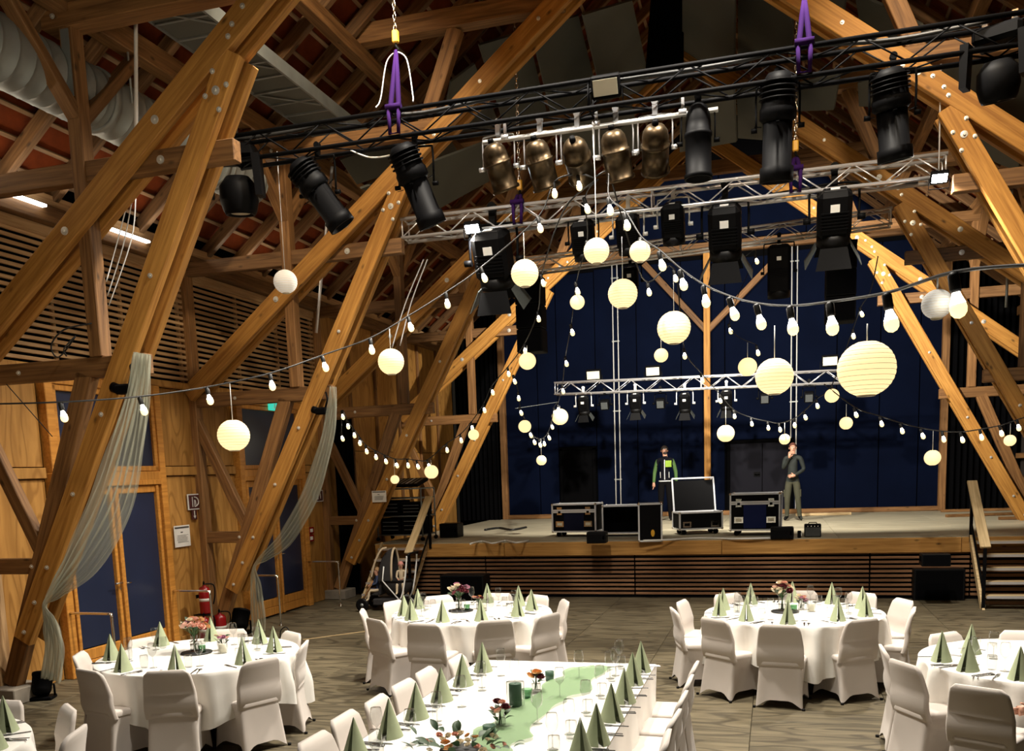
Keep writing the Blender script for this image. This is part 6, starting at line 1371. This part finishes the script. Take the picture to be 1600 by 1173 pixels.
# man in dark green with a raised hand
p = st(1238, 813)
def cl2(p, z):
    if p.z > z + 0.565: return 0
    if p.z > z - 0.05 or abs(p.x) > 0.19: return 1
    return 2 if p.z > 0.1 else 3
arms = {'r': ((-0.20, -0.02, 1.17), (-0.055, -0.17, 1.43), (0.15, -0.05, 1), (1, 0, 0), 0.9), 'l': ((0.245, 0.0, 1.15), (0.06, -0.20, 1.02), (-1, -0.1, -0.1), (0, 0, 1), 0.7)}
legs = {'r': ((-0.11, -0.03, 0.50), (-0.12, 0.02, 0.09), (-0.16, -0.12, 0.035)), 'l': ((0.12, -0.02, 0.50), (0.16, 0.02, 0.09), (0.21, -0.12, 0.035))}
M['auburn'] = mat('auburn_hair', (0.09, 0.025, 0.014), 0.7)
t, hd = person('person', 'standing man in dark green jacket and olive trousers, one hand raised to his chin', p, -0.12, ['skin', 'camo', 'olive', 'blackplastic'], cl2, arms, legs, (-0.12, 0.25), 0.985, hair='auburn')
for sx in (-1, 1): obj('cargo_pocket', G().box((sx * 0.175, 0.0, 0.62), (0.03, 0.13, 0.17), None, 0.01), 'olive', t)
obj('collar', G().lathe([(0.075, 0), (0.085, 0.02), (0.07, 0.05)], 16, (0, 0.0, 1.45)), 'camo', t)
# guest reaching in beside the round table
hp = atY(1588, 1108, 6.95); sx = hp.x + 0.55; s_ = 0.98
loc = V((hp.x + 0.62, 7.02, 0))
def cl3(p, z):
    if p.z > z + 0.565: return 0
    if p.z > z - 0.03: return 0 if (p.x < -0.30) else 1
    return 2 if p.z > 0.1 else 3
wr_ = V(((hp.x + 0.09 - loc.x) / s_, (hp.y - loc.y) / s_, (hp.z + 0.01) / s_))
arms = {'r': ((wr_ * 0.45 + V((-0.165, 0, 1.42)) * 0.55) + V((0.03, 0.05, -0.06)), tuple(wr_), (-1, -0.1, -0.25), (0, -0.6, 0.8), 0.55), 'l': ((0.235, 0.03, 1.15), (0.24, -0.08, 0.92), (0, -0.1, -1), (0, -1, 0))}
legs = {'r': ((-0.10, -0.01, 0.50), (-0.11, 0.02, 0.09), (-0.13, -0.13, 0.035)), 'l': ((0.10, -0.01, 0.50), (0.11, 0.02, 0.09), (0.13, -0.13, 0.035))}
person('person', 'person in black reaching a bare hand towards the chair of the hand-side round table', loc, 0.0, ['skin', 'jacket', 'trousers', 'blackplastic'], cl3, arms, legs, (0.1, -0.2), s_)
# pram with two children
PX = atZ(610, 951, 0.0); PX.y = 15.12; PX.x *= 15.12 / atZ(610, 951, 0.0).y
t = thing('pram', 'black pram with pale trimmed hood and white frame tubes before the stage stairs', 'pram', PX)
g = G(); rows = []
for i in range(7):
    f = i / 6; a = PI / 2 * f; rows.append([(0.14 + (0.10 + 0.20 * math.sin(a) ** 0.6) * math.cos(2 * PI * k / 24) * 1.0, (0.06 + 0.14 * math.sin(a) ** 0.6) * math.sin(2 * PI * k / 24), 0.24 + 0.29 * f) for k in range(24)])
g.grid(rows, True, True); g.grid([list(reversed([(p[0] * 0.95 + 0.007, p[1] * 0.93, p[2] + 0.01) for p in r])) for r in rows], True, True); obj('carry_tub', g, 'pram', t)
obj('tub_rim', G().tube([(0.14 + 0.305 * math.cos(2 * PI * k / 24), 0.205 * math.sin(2 * PI * k / 24), 0.535) for k in range(25)], 0.016, 6, False), 'blackplastic', t)
g = G(); rows = []
for i in range(8):
    a = 0.1 + 1.45 * i / 7; rows.append([(-0.02 + 0.0 + 0.24 * math.cos(a) * math.cos(PI * k / 12) * 0.0 - 0.20 + 0.26 * (1 - math.cos(a * 1.0)) + 0.10, 0.20 * math.cos(PI * k / 12), 0.54 + 0.56 * math.sin(PI * k / 12) * (0.45 + 0.55 * math.sin(a))) for k in range(13)])
g.grid(rows, True); g.grid([[(p[0], p[1] * 0.96, p[2] - 0.012) for p in reversed(r)] for r in rows], True); obj('hood', g, 'pram', t)
obj('hood_trim', G().tube(rows[-1], 0.020, 7), 'beige', t); obj('hood_trim', G().tube(smooth_path([(-0.25, -0.19, 0.60), (-0.17, -0.20, 0.85), (-0.04, -0.19, 1.08), (0.06, -0.16, 1.12)]), 0.018, 7), 'beige', t)
for y in (-0.24, 0.24):
    obj('frame_tube', G().tube(smooth_path([(0.46, y, 0.98), (0.44, y, 0.80), (0.40, y, 0.55), (0.33, y, 0.28), (0.20, y, 0.10)]), 0.014, 7), 'white', t); obj('frame_tube', G().tube([(0.02, y, 0.80), (-0.02, y, 0.55), (0.36, y, 0.12)], 0.012, 7), 'white', t)
    if y < 0: obj('front_tube', G().tube([(-0.20, y, 0.55), (-0.50, y, 0.05)], 0.016, 7), 'old', t)
obj('handle_bar', G().tube([(0.46, -0.24, 0.98), (0.50, -0.2, 1.02), (0.50, 0.2, 1.02), (0.46, 0.24, 0.98)], 0.017, 8), 'blackplastic', t)
obj('front_seat', G().box((-0.25, 0, 0.30), (0.26, 0.30, 0.05), None, 0.01).bar((-0.13, 0, 0.30), (-0.08, 0, 0.62), 0.30, 0.04), 'pram', t)
obj('basket', G().box((0.02, 0, 0.16), (0.55, 0.38, 0.12), None, 0.02), 'pram', t)
for x in (-0.42, 0.33):
    for y in (-0.26, 0.26):
        w0 = obj('wheel', G().lathe([(0.0001, -0.02), (0.08, -0.02), (0.115, -0.022), (0.12, 0), (0.115, 0.022), (0.08, 0.02), (0.0001, 0.02)], 20, (x, y, 0.12), MX.Rotation(PI / 2, 3, 'X')), 'blackplastic', t)
        obj('hub', G().lathe([(0.0001, -0.026), (0.03, -0.026), (0.03, 0.026), (0.0001, 0.026)], 12, (x, y, 0.12), MX.Rotation(PI / 2, 3, 'X')), 'galv', w0)
def child(label, off, rz, mats, s, head, hair, cap):
    def cl(p, z):
        if p.z > z + 0.565: return 0
        if p.z > z + 0.0 and p.y > -0.30: return 1
        return 2
    arms = {'r': ((-0.20, -0.10, 1.17), (-0.10, -0.27, 1.10)), 'l': ((0.20, -0.10, 1.17), (0.10, -0.27, 1.10))}
    legs = {'r': ((-0.13, -0.40, 0.88), (-0.14, -0.46, 0.52), (-0.16, -0.58, 0.46)), 'l': ((0.13, -0.40, 0.88), (0.14, -0.46, 0.52), (0.16, -0.58, 0.46))}
    return person('person', label, PX + V(off), rz, mats, cl, arms, legs, head, s, hair=hair, cap=cap, big_head=1.45)
child('small child in a blue jacket and beige trousers seated at the front of the pram', (-0.20, -0.06, 0.33 - 0.93 * 0.42 + 0.06), -0.9, ['skin', 'denim', 'beige'], 0.42, (0.1, 0.2), 'blond', False)
child('baby in a beige jacket and pink cap sitting up in the pram tub', (0.25, -0.02, 0.50 - 0.93 * 0.40), 0.2, ['skin', 'beige', 'beige'], 0.40, (-0.1, 0.2), 'pink', True)
